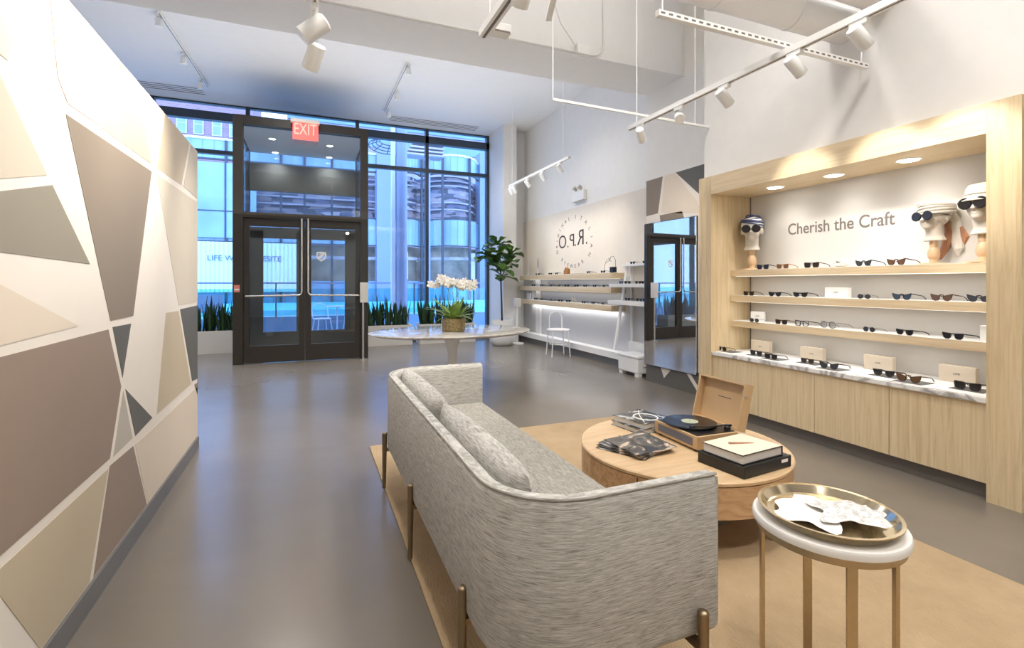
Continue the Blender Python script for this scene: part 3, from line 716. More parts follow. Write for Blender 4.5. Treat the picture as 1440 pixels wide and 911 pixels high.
items = [
 ('bs', XS, 3.438, Z1, 0, 'black square sunglasses beside the left mannequin head on the top shelf', G1, 1.06),
 ('am', XS, 3.225, Z1, 0, 'amber square sunglasses on the top display shelf', G1, 1.0),
 ('ts', XS, 2.943, Z1, 0, 'dark tortoise sunglasses left of the white coral on the top shelf', G1, 1.12),
 ('bc', XS, 2.514, Z1, -12, 'black winged sunglasses right of the white coral on the top shelf', G1, 1.05),
 ('tc', XS, 2.282, Z1, -12, 'brown cat-eye sunglasses nearest the scarf mannequin on the top shelf', G1, 1.08),
 ('ts', XS, 3.601, Z2, 0, 'dark flat-topped sunglasses at the left end of the second shelf', G2, 1.0),
 ('bf', XS, 3.306, Z2, 0, 'second black sunglasses from the left on the second shelf', G2, 1.05),
 ('bf', XS, 3.049, Z2, 0, 'black flat-topped sunglasses just left of the white box on the second shelf', G2, 1.08),
 ('wr', XS, 2.509, Z2, 0, 'small dark lens sunglasses just right of the white box on the second shelf', G2, .8),
 ('bc', XS, 2.245, Z2, -10, 'black cat-eye sunglasses in the middle right of the second shelf', G2, 1.05),
 ('tc', XS, 2.000, Z2, -10, 'olive brown cat-eye sunglasses on the second shelf', G2, 1.05),
 ('bc', XS, 1.795, Z2, -10, 'black sunglasses half hidden at the right end of the second shelf', G2, 1.05),
 ('wr', XS-.04, 3.500, Z3, 0, 'small round grey sunglasses in front of the white card on the third shelf', G3, .85),
 ('ts', XS, 3.239, Z3, 0, 'dark cat-eye sunglasses second from left on the third shelf', G3, 1.0),
 ('cs', XS, 3.035, Z3, -6, 'clear lens glasses with a black brow frame on the third shelf', G3, 1.15),
 ('cr', XS, 2.799, Z3, -14, 'large round wire-frame clear glasses on the third shelf', G3, 1.3),
 ('wr', XS, 2.472, Z3, -14, 'small oval black wire sunglasses with open temples on the third shelf', G3, .85),
 ('bf', XS, 2.226, Z3, -14, 'slim black half-moon sunglasses in the middle right of the third shelf', G3, 1.05),
 ('bf', XS, 1.935, Z3, -14, 'slim black half-moon sunglasses left of the white box, right end of third shelf', G3, 1.1),
 ('br', 3.88, 3.765, WT+.004, 0, 'round black sunglasses at the far left end of the marble worktop', G4, .95),
 ('bs', 3.93, 3.400, WT+.004, 0, 'black square sunglasses at the back of the first tray pair on the worktop', G4, 1.05),
 ('bs', 3.87, 3.190, WT+.004, 0, 'black square sunglasses in front, left of the second cream box', G4, 1.05),
 ('ts', 3.95, 2.900, WT+.004, 0, 'clear-framed dark square sunglasses between the second and third cream boxes', G4, .95),
 ('bc', 3.85, 2.645, WT+.004, 0, 'large black cat-eye sunglasses before the third cream box on the worktop', G4, 1.15),
 ('bf', 3.93, 2.290, WT+.004, 0, 'black flat-topped sunglasses right of the third cream box', G4, 1.15),
 ('tc', 3.85, 2.085, WT+.004, 0, 'dark cat-eye sunglasses before the rightmost cream box', G4, 1.15),
 ('bs', 3.92, 1.790, WT+.004, 0, 'large black sunglasses at the right end of the marble worktop', G4, 1.15)]
for k, x, y, z, a, lab, g, s in items:
    o = proto[k](loc=(x-.05, y, z), rz=FR+R(a), label=lab, group=g)
    o.scale = (s, s, s)
# felt trays under worktop sunglasses
tn = ['left end', 'first back', 'first front', 'second back', 'second front', 'third back', 'third front', 'right end']
for i, (x, y) in enumerate(((3.88, 3.765-.07), (3.93, 3.400), (3.87, 3.190), (3.95, 2.900), (3.85, 2.645), (3.93, 2.290), (3.85, 2.085), (3.92, 1.790))):
    t = root('display_tray', 'thin dark display tray on the marble worktop, %s one' % tn[i], 'tray', (x, y, WT), group='dark trays under the worktop sunglasses')
    MB().box(-.075, .075, -.09, .09, 0, .0035).build('tray_plate', M['felt'], t, bevel=.001)
    if i == 0: t.scale = (1, .8, 1)
# boxes
def gbox(name, x, y, z, w, h, d, m, lab, group, rz=0, mark=True):
    t = root(name, lab, 'box', (x, y, z), rz, group)
    MB().box(-d/2, d/2, -w/2, w/2, 0, h).build('case', M[m], t, bevel=.002)
    if mark: textmesh('printed_mark', 'OPR', .022, M['ink'], t, (-d/2-.0006, 0, h*.45), RX, .0003)
    return t
for i, (y, lab) in enumerate(((3.545, 'leftmost of the four cream boxes'), (3.01, 'second cream box from the left'), (2.46, 'third cream box from the left'), (1.955, 'rightmost cream box'))):
    gbox('cream_gift_box', 4.12, y, WT, .21, .115, .045, 'box', lab+' standing on the marble worktop', 'cream boxes on the marble worktop')
gbox('white_gift_box', 4.08, 2.76, Z2, .185, .085, .06, 'wbox', 'white lidded box in the middle of the second display shelf', None)
gbox('white_card_box', 4.12, 3.585, Z3, .16, .095, .02, 'wbox', 'white card standing at the left end of the third shelf', None)
gbox('white_card_box', 4.08, 1.76, Z3, .10, .10, .05, 'wbox', 'plain white box at the right end of the third shelf', None, mark=False)
# coral
w = MB(); r2 = random.Random(3)
for k in range(26):
    a = r2.uniform(0, 2*PI); e = r2.uniform(.15, 1.2); L = r2.uniform(.03, .055)
    p = Vector((math.cos(a)*math.cos(e)*.035, math.sin(a)*math.cos(e)*.06, .012+math.sin(e)*L))
    w.ball(p, .016, .016, .013, 8, 6)
w.ball((0, 0, .018), .045, .065, .018, 14, 8)
o = w.build('coral_ornament', mat('coral_white', (.66, .63, .58), .6), loc=(XS, 2.721, Z1)); tag(o, 'white coral ornament in the middle of the top display shelf', 'ornament')

# mannequin heads
def mannequin(loc, rz, s, lab, hat):
    t = root('mannequin_head', lab, 'mannequin head', loc, rz, 'linen mannequin heads on the top shelf')
    st = MB().lathe([(.075, 0), (.075, .008), (.022, .012), (.020, .03), (.027, .04), (.030, .065), (.024, .09), (.018, .10), (.021, .115), (.021, .14)], n=24)
    st.build('wooden_stand', M['pine'], t)
    h = MB(); z = .14                                   # face looks along local -Y
    h.tube([(0, .01, z), (0, .008, z+.03), (0, .0, z+.10)], [.055, .042, .044], 20)
    h.ball((0, .012, z+.155), .066, .082, .072, 24, 16)
    h.ball((0, -.030, z+.110), .044, .045, .048, 20, 14)
    h.ball((0, -.058, z+.082), .020, .018, .016, 14, 10)
    h.tube([(0, -.066, z+.150), (0, -.087, z+.118), (0, -.070, z+.110)], [.007, .012, .008], 10)
    h.ball((0, -.071, z+.098), .017, .008, .005, 12, 8)
    for sg in (-1, 1): h.ball((sg*.066, .012, z+.13), .008, .016, .024, 10, 8)
    h.build('head', M['headm'], t, remesh=.0045)
    lens = M['lens']; g = MB(); lz = z+.143
    for sg in (-1, 1):
        l_ = MB().tube([(sg*.031, -.089, lz), (sg*.031, -.0915, lz)], [.024, .024], 24)
        l_.build('sunglass_lens', lens, t)
        g.tube([(sg*.031+.026*math.cos(a*PI/12), -.0885, lz+.026*math.sin(a*PI/12)) for a in range(24)], .0028, 6, closed=True)
        g.tube([(sg*.056, -.088, lz+.006), (sg*.074, -.06, lz+.008), (sg*.077, .02, lz)], .0025, 6)
    g.tube([(-.008, -.089, lz+.004), (.008, -.089, lz+.004)], .0025, 6)
    g.build('sunglass_frame', M['black'], t)
    if hat == 'wrap':
        w = MB(); w.ball((0, .015, z+.178), .072, .088, .062, 28, 14)
        w.build('head_wrap', M['wbox'], t)
        w = MB()
        for k in range(7):
            tilt = -.35+.16*k
            w.tube([(.0735*math.cos(a*PI/14), .015+.0895*math.sin(a*PI/14), z+.188+.010*k+math.cos(a*PI/14)*.045*tilt-.02*math.sin(a*PI/14)*tilt if k < 2 else z+.178+.062*math.sin(.16*k)+.02*math.cos(a*PI/14+k)) for a in range(28)] if k < 2 else
                   [(.074*math.cos(.17*k)*math.cos(a*PI/14), .015+.09*math.cos(.17*k)*math.sin(a*PI/14), z+.178+.064*math.sin(.17*k)+.012*math.cos(a*PI/14+k*1.4)) for a in range(28)], .0045, 6, closed=True)
        w.build('wrap_stripes', M['blue'], t)
    elif hat == 'scarf':
        w = MB(); w.ball((0, .02, z+.180), .074, .090, .058, 28, 14)
        for k in range(5):
            w.tube([(.075*math.cos(a*PI/12), .02+.092*math.sin(a*PI/12), z+.165+.012*k+.008*math.sin(a*PI/12+k)) for a in range(24)], .010, 8, closed=True)
        w.tube([(.02, .10, z+.17), (.035, .125, z+.10), (.03, .135, z+.02), (.05, .12, z-.05), (.04, .13, z-.09)], [.020, .032, .034, .026, .006], 10)
        w.build('head_scarf', M['cloth'], t)
        w = MB()
        w.tube([(.0, .09, z+.13), (.01, .105, z+.05), (-.01, .10, z-.04), (-.03, .09, z-.11)], [.012, .022, .022, .006], 8)
        w.tube([(.06, .12, z+.08), (.075, .135, z+.02), (.06, .14, z-.03)], [.008, .020, .008], 8)
        w.build('scarf_tail', M['rust'], t)
        w = MB()
        w.tube([(.077*math.cos(a*PI/12), .02+.094*math.sin(a*PI/12), z+.160+.006*math.sin(a*PI/6)) for a in range(24)], .004, 6, closed=True)
        w.build('scarf_edging', M['rust'], t)
    else:
        w = MB(); w.lathe([(.100, -.030), (.103, -.028), (.074, .002), (.070, .035), (.060, .052), (.03, .060), (.001, .061)], (0, .015, z+.185), 32, sy=1.15)
        w.build('bucket_hat', M['cloth'], t, ang=50)
        w = MB(); w.tube([(.076*math.cos(a*PI/12), .015+.088*math.sin(a*PI/12), z+.19) for a in range(24)], .004, 6, closed=True)
        w.ball((.06, .05, z+.21), .02, .03, .018, 12, 8)
        w.build('hat_band', M['m_lgrey'], t)
    t.scale = (s, s, s)
    return t
mannequin((4.105, 3.645, Z1), R(-52), 1.42, 'small mannequin head in a blue striped head wrap and round sunglasses', 'wrap')
mannequin((4.10, 2.09, Z1), R(-100), 1.20, 'mannequin head in a cream scarf with rust tails, looking left', 'scarf')
mannequin((4.08, 1.80, Z1), R(-92), 1.36, 'large mannequin head in a bucket hat and round black sunglasses at the right end', 'hat')

# ------------------------------------------------------------------ floating shelves, logo wall
for i, (z, lab) in enumerate(((1.46, 'top floating oak shelf below the round logo'), (1.232, 'middle floating oak shelf on the grey wall'), (.95, 'lowest floating oak shelf above the white chair'))):
    t = root('floating_shelf', lab, 'shelf', (4.44, 8.2, z-.09), group='floating oak shelves on the right wall')
    MB().box(4.30, 4.569, 6.43, 10.0, z-.09, z).build('shelf_board', M['oakh'], t, world=True, bevel=.003)
    sb = t.children[-1] if t.children else t
    MB().box(4.32, 4.56, 6.46, 9.98, z+.0003, z+.003).build('top_liner', M['wbox'], sb, world=True, smooth=False)
    l = bpy.data.lights.new('led', 'AREA'); l.shape = 'RECTANGLE'; l.size = .03; l.size_y = 3.4; l.energy = 3 if i == 2 else .35; l.color = (.95, .97, 1)
    MB().box(4.50, 4.515, 6.5, 9.9, z-.094, z-.0903).build('led_strip', M['led'], t, world=True, smooth=False)
    lo = bpy.data.objects.new('led_lamp', l); C.objects.link(lo); lo.parent = t
    lo.location = Vector((4.52, 8.2, z-.10))-t.location
t = root('wall_upright', 'white support post behind the far ends of the floating shelves', 'post', (4.56, 9.6, .22))
MB().box(4.545, 4.574, 9.45, 9.68, .22, 1.39).build('upright', M['whitep'], t, world=True, smooth=False)
# logo decals
XL = 4.5685
t = root('wall_logo', 'dark round logo with mirrored O.P.R. letters inside a ring of small text', 'logo', (XL, 8.08, 2.04))
def lt(ch, sz, y, z, mir=False, ang=0, m='inkd', nm='letter', width=None):
    o = textmesh(nm, ch, sz, M[m], t, (0, y-8.08, z-2.04), RX, .001, mirror=mir, width=width)
    if ang: o.rotation_euler = (Matrix.Rotation(R(-90), 3, 'Z') @ Matrix.Rotation(R(90), 3, 'X') @ Matrix.Rotation(ang, 3, 'Z')).to_euler()
    return o
lt('O', .36, 8.50, 1.98, width=.30)
lt('.', .30, 8.28, 1.98)
lt('P', .34, 8.12, 1.99, True, width=.17)
lt('.', .30, 8.00, 1.99)
lt('R', .40, 7.80, 2.00, True, width=.23)
lt('.', .34, 7.60, 2.00)
def ringtext(s, a0, a1, flip=False):
    n = len(s)
    for i, ch in enumerate(s):
        if ch == ' ': continue
        a = a0+(a1-a0)*i/(n-1)        # clockwise from the top as seen
        yy = 8.08-math.sin(a)*.62; zz = 2.04+math.cos(a)*.46
        o = lt(ch, .105, yy, zz, ang=(-a if not flip else PI-a), m='ink', nm='ring_letter')
ringtext('ITALIAN', R(8), R(118))
ringtext('ORIGINAL', R(-105), R(-14))
ringtext('EYEWEAR'[::-1], R(145), R(228), True)
# tray items along the floating shelves
gs = 'sunglasses on the floating oak shelves'
base = glasses('flat', M['black'], M['lens'], loc=(4.40, 8.3, 1.4632), rz=FR, label='x', group=gs)
lv = {1.4632: 'top', 1.2352: 'middle', .9532: 'lowest'}
k = 0
for z, ys in ((1.4632, (6.75, 7.2, 8.35, 8.62, 9.2)), (1.2352, (6.72, 7.0, 7.3, 7.6, 7.95, 8.25, 8.6, 9.0, 9.4)), (.9532, (6.75, 7.05, 7.35, 7.9, 8.2, 8.6, 9.0, 9.3))):
    for j, y in enumerate(ys):
        lab = 'dark sunglasses on the %s floating oak shelf, %s from its near end' % (lv[z], ['first', 'second', 'third', 'fourth', 'fifth', 'sixth', 'seventh', 'eighth', 'ninth'][j])
        if k == 0: o = base; o.location = (4.36, y, z); o['label'] = lab
        else: o = dup(base, (4.36, y, z), FR+R((j*37 % 30)-15), lab)
        k += 1
for i, (z, y, L, sh) in enumerate(((1.4632, 7.6, .9, 'top'), (1.4632, 9.5, .5, 'top'), (1.2352, 8.5, 1.3, 'middle'), (.9532, 9.0, .8, 'lowest'))):
    t = root('display_tray', 'long thin dark tray on the %s floating shelf%s' % (sh, ' at its far end' if i == 1 else ''), 'tray', (4.47, y, z), group='trays on the floating shelves')
    MB().box(-.07, .07, -L/2, L/2, 0, .008).build('tray_plate', M['felt'], t, bevel=.002)
t = root('wood_block', 'small orange wooden block on the top floating shelf under the logo', 'ornament', (4.42, 8.05, 1.4632))
MB().prism([(-.03, -.07, 0), (-.03, .07, 0), (-.03, .08, .06), (-.03, .01, .13), (-.03, -.07, .10)], (1, 0, 0), .06).build('block', M['amber'], t, bevel=.004)
for i, (y, z, lab) in enumerate(((8.85, 1.2352, 'small white flower ornament on the middle floating shelf'), (7.85, .9532, 'small white flower ornament on the lowest floating shelf'))):
    w = MB()
    for q in range(7): w.ball((.03*math.cos(q), .04*math.sin(q), .03+.02*(q % 3)), .025, .025, .018, 8, 6)
    tag(w.build('flower_ornament', M['petal'], loc=(4.45, y, z)), lab, 'ornament')
# oval table mirrors
for i, (y, z, r, lab) in enumerate(((9.80, 1.463, .11, 'white oval mirror at the far end of the top floating shelf'), (9.30, 1.463, .085, 'smaller oval mirror with dark glass on the top floating shelf'))):
    t = root('table_mirror', lab, 'mirror', (4.42, y, z), R(-25), 'small oval mirrors on the top floating shelf')
    MB().lathe([(.05, 0), (.05, .008), (.012, .014)], n=20).build('foot', M['whitep'], t)
    MB().tube([(0, 0, .012), (0, 0, .14)], .006, 8).build('stem', M['whitep'], t)
    m_ = MB(); m_.ball((0, 0, .14+r*1.3), .008, r, r*1.4, 24, 16); m_.build('mirror_frame', M['whitep'] if i == 0 else M['felt'], t)
    m_ = MB(); m_.ball((-.003, 0, .14+r*1.3), .0085, r*.8, r*1.2, 24, 16); m_.build('mirror_glass', M['lensg'], t)
# wire head stand
t = root('wire_sculpture', 'thin dark wire outline of a head on the near end of the top floating shelf', 'ornament', (4.42, 6.62, 1.4632))
w = MB()
w.tube([(0, .18, .0), (0, .17, .12), (0, .12, .20), (0, .05, .23), (0, .02, .20), (0, 0, .25), (0, -.08, .26), (0, -.13, .20), (0, -.14, .05), (0, -.14, 0)], .004, 6)
w.tube([(0, .12, .16), (0, .04, .20), (0, -.02, .18)], .004, 6)
w.build('wire', M['ink'], t)
MB().box(-.04, .04, -.15, .19, -.0002, .004).build('base', M['whitep'], t)
gbox('dark_case', 4.40, 6.52, 1.4635, .09, .09, .07, 'black', 'small black case at the near end of the top floating shelf', None, mark=False)
gbox('white_card_box', 4.42, 9.75, .9532, .16, .13, .04, 'wbox', 'white card at the far end of the lowest floating shelf', None, mark=False)
gbox('white_card_box', 4.42, 9.50, .9532, .12, .18, .04, 'wbox', 'second taller white card on the lowest floating shelf', None, mark=False)

# leaning white shelf stand
t = root('ladder_shelf', 'white leaning ladder shelf between the floating shelves and the mirror', 'shelf unit', (4.40, 5.95, 0))
for y in (5.50, 6.22):
    MB().bar((4.22, y, .30), (4.46, y, 1.60), .025, .05).build('front_upright', M['whitep'], t, world=True, bevel=.002)
    MB().bar((4.54, y, .0), (4.52, y, 1.60), .025, .04).build('rear_upright', M['whitep'], t, world=True, bevel=.002)
MB().box(4.24, 4.56, 5.46, 6.40, 1.24, 1.29).build('shelf_board', M['whitep'], t, world=True, bevel=.003)
MB().box(4.22, 4.56, 5.46, 6.40, .98, 1.04).build('shelf_board', M['whitep'], t, world=True, bevel=.003)
MB().box(4.38, 4.56, 5.46, 6.26, 1.55, 1.58).build('shelf_board', M['whitep'], t, world=True, bevel=.003)
MB().box(4.545, 4.57, 5.53, 6.19, .98, 1.55).build('back_board', M['cream'], t, world=True, smooth=False)
MB().box(4.50, 4.57, 5.46, 6.26, .0, .42).build('base_panel', M['whitep'], t, world=True, bevel=.003)
k = 0
for z, ys, nm in ((1.5805, (5.62, 5.76, 6.05), 'top'), (1.2905, (5.58, 5.72, 5.86, 6.12, 6.28), 'middle'), (1.0405, (5.70, 5.84, 6.12), 'lowest')):
    for j, y in enumerate(ys):
        dup(base, (4.38 if z < 1.5 else 4.42, y, z), FR+R(k*23 % 20-10), 'dark sunglasses on the %s shelf of the white ladder unit, %s from the mirror' % (nm, ['first', 'second', 'third', 'fourth', 'fifth'][j]), 'sunglasses on the ladder shelf'); k += 1
# white storage box on the floor
t = root('floor_case', 'squat white equipment case on the floor below the ladder shelf', 'case', (4.30, 5.80, 0))
MB().box(4.16, 4.44, 5.57, 6.04, .05, .26).build('body', M['whitep'], t, world=True, bevel=.012)
MB().box(4.15, 4.45, 5.56, 6.05, .255, .295).build('lid', M['whitep'], t, world=True, bevel=.012)
for x in (4.17, 4.36):
    for y in (5.58, 5.95): MB().box(x, x+.07, y, y+.08, 0, .06).build('foot', M['whitep'], t, world=True, bevel=.004)
MB().box(4.26, 4.34, 5.565, 5.572, .20, .235).build('latch', M['m_lgrey'], t, world=True, bevel=.002)
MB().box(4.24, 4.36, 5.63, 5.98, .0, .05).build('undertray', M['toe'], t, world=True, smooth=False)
MB().box(4.25, 4.35, 5.568, 5.571, .13, .142).build('nameplate', M['ink'], t, world=True, smooth=False)

# white chair
t = root('white_metal_chair', 'white metal cafe chair with an arched back below the floating shelves', 'chair', (4.13, 7.85, 0), R(-8))
MB().lathe([(.19, .455), (.205, .460), (.205, .475), (.195, .48), (.02, .476)], n=36).build('seat', M['whitep'], t)
pts = [(-.12, .12, .478)]
for k in range(13):
    q = PI*k/12; pts.append((-.12*math.cos(q), .14, .66+.12*math.sin(q)))
pts.append((.12, .12, .478))
MB().tube(pts, .011, 10).build('back_hoop', M['whitep'], t)
for sx, sy in ((-1, -1), (1, -1), (-1, 1), (1, 1)):
    MB().tube([(sx*.14, sy*.13, .46), (sx*.17, sy*.16, 0)], .0105, 10).build('leg', M['whitep'], t)
MB().tube([(.155*math.cos(a*PI/16), .145*math.sin(a*PI/16), .21) for a in range(32)], .006, 8, closed=True).build('ring_stretcher', M['whitep'], t)

# speaker stand + speaker
t = root('speaker_stand', 'slim white floor stand under the small speaker', 'stand', (4.12, 9.70, 0))
MB().lathe([(.14, 0), (.14, .015), (.135, .022), (.02, .028)], n=32).build('base', M['whitep'], t)
MB().tube([(0, 0, .02), (0, 0, .80)], .019, 14).build('pole', M['whitep'], t)
t = root('small_speaker', 'small white speaker on the slim stand beside the tree', 'speaker', (4.12, 9.70, .80))
MB().box(-.065, .065, -.065, .065, 0, .18).build('body', M['whitep'], t, bevel=.02)
MB().box(-.05, .05, -.067, -.064, .02, .16).build('grille', M['planter'], t, bevel=.001)

# wall exit box (emergency light) on upper wall
t = root('emergency_light', 'small white twin-head emergency light high on the logo wall', 'emergency light', (4.58, 7.85, 2.83))
MB().box(4.53, 4.599, 7.65, 8.05, 2.80, 2.98).build('battery_box', M['whitep'], t, world=True, bevel=.008)
for y in (7.76, 7.94): MB().tube([(4.55, y, 2.98), (4.55, y, 3.02), (4.50, y, 3.05)], [.012, .03, .04], 14).build('lamp_head', M['m_lgrey'], t, world=True)

# ------------------------------------------------------------------ oval marble table
t = root('marble_table', 'large oval marble table on a white tulip pedestal near the doors', 'table', (1.62, 5.85, 0), R(3))
MB().lathe([(.93, .685), (.985, .70), (1.0, .712), (.995, .722), (.97, .725)], n=72, sx=1.0, sy=.74).build('tabletop', M['marblet'], t, ang=50)
MB().lathe([(.36, 0), (.355, .012), (.24, .03), (.11, .075), (.065, .16), (.052, .30), (.055, .48), (.10, .62), (.20, .675), (.24, .686)], n=44).build('pedestal', M['whitep'], t, ang=60)
# orchid
OX, OY = 1.60, 5.72
t = root('potted_orchid', 'mossy round pot of white orchids with broad leaves on the oval table', 'plant', (OX, OY, .7255))
MB().lathe([(.125, 0), (.135, .01), (.14, .14), (.138, .155), (.120, .155), (.118, .135)], n=32).build('pot', M['moss'], t)
def blade(w, base, dirv, L, wd, droop=.5, n=7, th=.0015, curl=.2):
    """curved leaf with thickness and a folded midrib"""
    base = Vector(base); d = Vector(dirv).normalized(); side = d.cross(Vector((0, 0, 1)))
    if side.length < .01: side = Vector((1, 0, 0))
    side.normalize(); P = base.copy(); dd = d.copy(); ring = []
    for i in range(n+1):
        q = i/n; ww = wd*math.sin(PI*min(1, .12+q*.88))**.7*(1 if q < .5 else 1) if i < n else .001
        nn = side.cross(dd).normalized()
        ring.append([P-side*ww+nn*ww*curl, P-nn*th, P+side*ww+nn*ww*curl, P+nn*th])
        P = P+dd*(L/n); dd = (dd+Vector((0, 0, -droop/n))).normalized()
    vs = [v for r_ in ring for v in r_]; fs = []
    for i in range(n):
        for j in range(4):
            a = i*4+j; b = i*4+(j+1) % 4; fs.append((a, b, b+4, a+4))
    fs += [(3, 2, 1, 0), tuple(4*n+j for j in range(4))]
    w.add(vs, fs)
w = MB(); r3 = random.Random(5)
for k in range(34):
    a = 2*PI*k/34+r3.uniform(-.2, .2); e = r3.uniform(.25, 1.3)
    blade(w, (.05*math.cos(a), .05*math.sin(a), .14), (math.cos(a)*math.cos(e), math.sin(a)*math.cos(e), math.sin(e)), r3.uniform(.20, .36), r3.uniform(.022, .036), r3.uniform(.5, 1.3))
w.build('leaves', M['orchl'], t)
w = MB(); fl = MB()
for k in range(8):
    a = r3.uniform(0, 2*PI); r_ = r3.uniform(.02, .08); bx_, by_ = r_*math.cos(a), r_*math.sin(a)
    hz = r3.uniform(.57, .64); ex = (k-3.5)*.052; ey = r3.uniform(-.08, .08)
    w.tube([(bx_, by_, .14), (bx_*1.1, by_, .35), (ex*.55, ey*.7, hz-.02), (ex*1.1, ey, hz-.03), (ex*1.5, ey, hz-.06)], .0035, 6)
    for j in range(7):
        c = Vector((ex*1.1+r3.uniform(-.08, .08), ey+r3.uniform(-.07, .07), hz+r3.uniform(-.06, .015)))
        for q in range(5):
            an = 2*PI*q/5+r3.uniform(0, .5)
            rot = Matrix.Rotation(an, 3, 'Y') @ Matrix.Rotation(.35, 3, 'X')
            fl.ball(c+rot @ Vector((.022, 0, 0)), .025, .005, .017, 8, 5, 0, rot)
        fl.ball(c+Vector((0, -.006, 0)), .005, .006, .005, 6, 5, 1)
w.build('flower_stems', M['orchl'], t)
fl.build('blossoms', [M['petal'], M['m_sand']], t)

# planters + snake plants
def planter(x0, x1, y0, y1, lab):
    t = root('planter_box', lab, 'planter', ((x0+x1)/2, (y0+y1)/2, 0), group='low white planter boxes along the windows')
    w = MB(); th = .025; H = .42
    w.box(x0, x1, y0, y0+th, 0, H).box(x0, x1, y1-th, y1, 0, H).box(x0, x0+th, y0+th, y1-th, 0, H).box(x1-th, x1, y0+th, y1-th, 0, H)
    w.build('trough', M['planter'], t, world=True, smooth=False, bevel=.003)
    MB().box(x0+th, x1-th, y0+th, y1-th, .02, H-.03).build('soil', M['soil'], t, world=True, smooth=False)
planter(-3.9, -1.18, 10.42, 10.84, 'white planter box under the left window beside the mural')
planter(1.05, 2.02, 10.42, 10.84, 'short white planter box just right of the entrance doors')
planter(2.18, 3.42, 10.42, 10.84, 'long white planter box behind the oval table')
def snake(x, y, n, lab, seed):
    r_ = random.Random(seed); w = MB()
    for k in range(n):
        a = r_.uniform(0, 2*PI); rr = r_.uniform(.0, .10); lean = r_.uniform(.0, .28)
        blade(w, (rr*math.cos(a), rr*math.sin(a), 0), (lean*math.cos(a), lean*math.sin(a), 1), r_.uniform(.22, .55)*(1.25 if k % 5 == 0 else 1), r_.uniform(.022, .036), .12, 6, .003, .35)
    tag(w.build('snake_plant', M['leaf'], loc=(x, y, .388)), lab, 'plant', 'snake plants in the window planters')
o9 = ['first', 'second', 'third', 'fourth', 'fifth', 'sixth', 'seventh', 'eighth']
for j in range(6): snake(-1.32-.19*j, 10.62, 22, 'upright snake plant in the left planter, %s from the doors' % o9[j], 20+j)
for j in range(5): snake(1.17+.18*j, 10.62, 22, 'upright snake plant in the short right planter, %s from the doors' % o9[j], 40+j)
for j in range(7): snake(2.29+.17*j, 10.62, 22, 'upright snake plant in the long right planter, %s from the doors' % o9[j], 60+j)

# fiddle leaf fig
FX, FYY = 3.74, 9.62
t = root('tree_pot', 'round white pot holding the leafy fig tree', 'pot', (FX, FYY, 0))
MB().lathe([(.16, 0), (.20, .01), (.255, .10), (.265, .22), (.255, .36), (.24, .48), (.235, .53), (.215, .53), (.21, .47), (.02, .46)], n=44).build('pot_wall', M['whitep'], t, ang=60)
MB().lathe([(.205, .462), (.01, .475)], n=30).build('soil', M['soil'], t)
t = root('fig_tree', 'fiddle-leaf fig with large glossy leaves in the white pot', 'plant', (FX, FYY, .475))
tr = [(0, 0, 0), (-.01, .01, .5), (-.03, 0, .9), (-.02, .02, 1.25), (-.10, .0, 1.6)]
w = MB().tube(tr, [.020, .017, .015, .012, .007], 10)
w.tube([(-.03, 0, .9), (.08, 0, 1.15), (.20, .0, 1.42)], [.010, .009, .005], 8)
w.tube([(-.02, .01, 1.05), (-.18, -.03, 1.2), (-.32, 0, 1.38)], [.010, .008, .005], 8)
w.build('trunk', M['bark'], t)
w = MB(); r4 = random.Random(12)
def bigleaf(base, d, L, wd):
    base = Vector(base); d = Vector(d).normalized(); side = d.cross(Vector((0, 0, 1))).normalized(); P = base.copy(); dd = d.copy(); ring = []; n = 8
    prof = [.05, .45, .55, .5, .75, 1.0, .95, .6, .05]
    for i in range(n+1):
        ww = wd*prof[i]; nn = side.cross(dd).normalized(); rp = math.sin(i*1.9)*.012
        ring.append([P-side*ww+nn*(ww*.3+rp), P-side*ww*.5+nn*ww*.05, P-nn*.003, P+side*ww*.5+nn*ww*.05, P+side*ww+nn*(ww*.3-rp)])
        P = P+dd*L/n; dd = (dd+Vector((0, 0, -.9/n))).normalized()
    vs = [v for r_ in ring for v in r_]; m_ = len(vs); vs += [v-Vector((0, 0, .003)) for v in vs]; fs = []
    for i in range(n):
        for j in range(4):
            a = i*5+j; fs.append((a, a+1, a+6, a+5)); fs.append((m_+a+5, m_+a+6, m_+a+1, m_+a))
        fs.append((i*5, i*5+5, m_+i*5+5, m_+i*5)); fs.append((i*5+4, m_+i*5+4, m_+i*5+9, i*5+9))
    w.add(vs, fs)
anch = [((-.10, 0, 1.62), 9), ((-.06, 0, 1.42), 7), ((.20, 0, 1.42), 7), ((.12, 0, 1.22), 5), ((-.32, 0, 1.38), 7), ((-.2, -.02, 1.22), 5), ((-.02, 0, 1.12), 6), ((0, 0, .95), 4)]
for (p, n) in anch:
    for k in range(n):
        a = 2*PI*k/n+r4.uniform(-.5, .5); e = r4.uniform(-.35, .95)
        bigleaf(p, (math.cos(a)*math.cos(e), math.sin(a)*math.cos(e)*.7, math.sin(e)), r4.uniform(.24, .40), r4.uniform(.10, .15))
w.build('foliage', M['fig'], t)

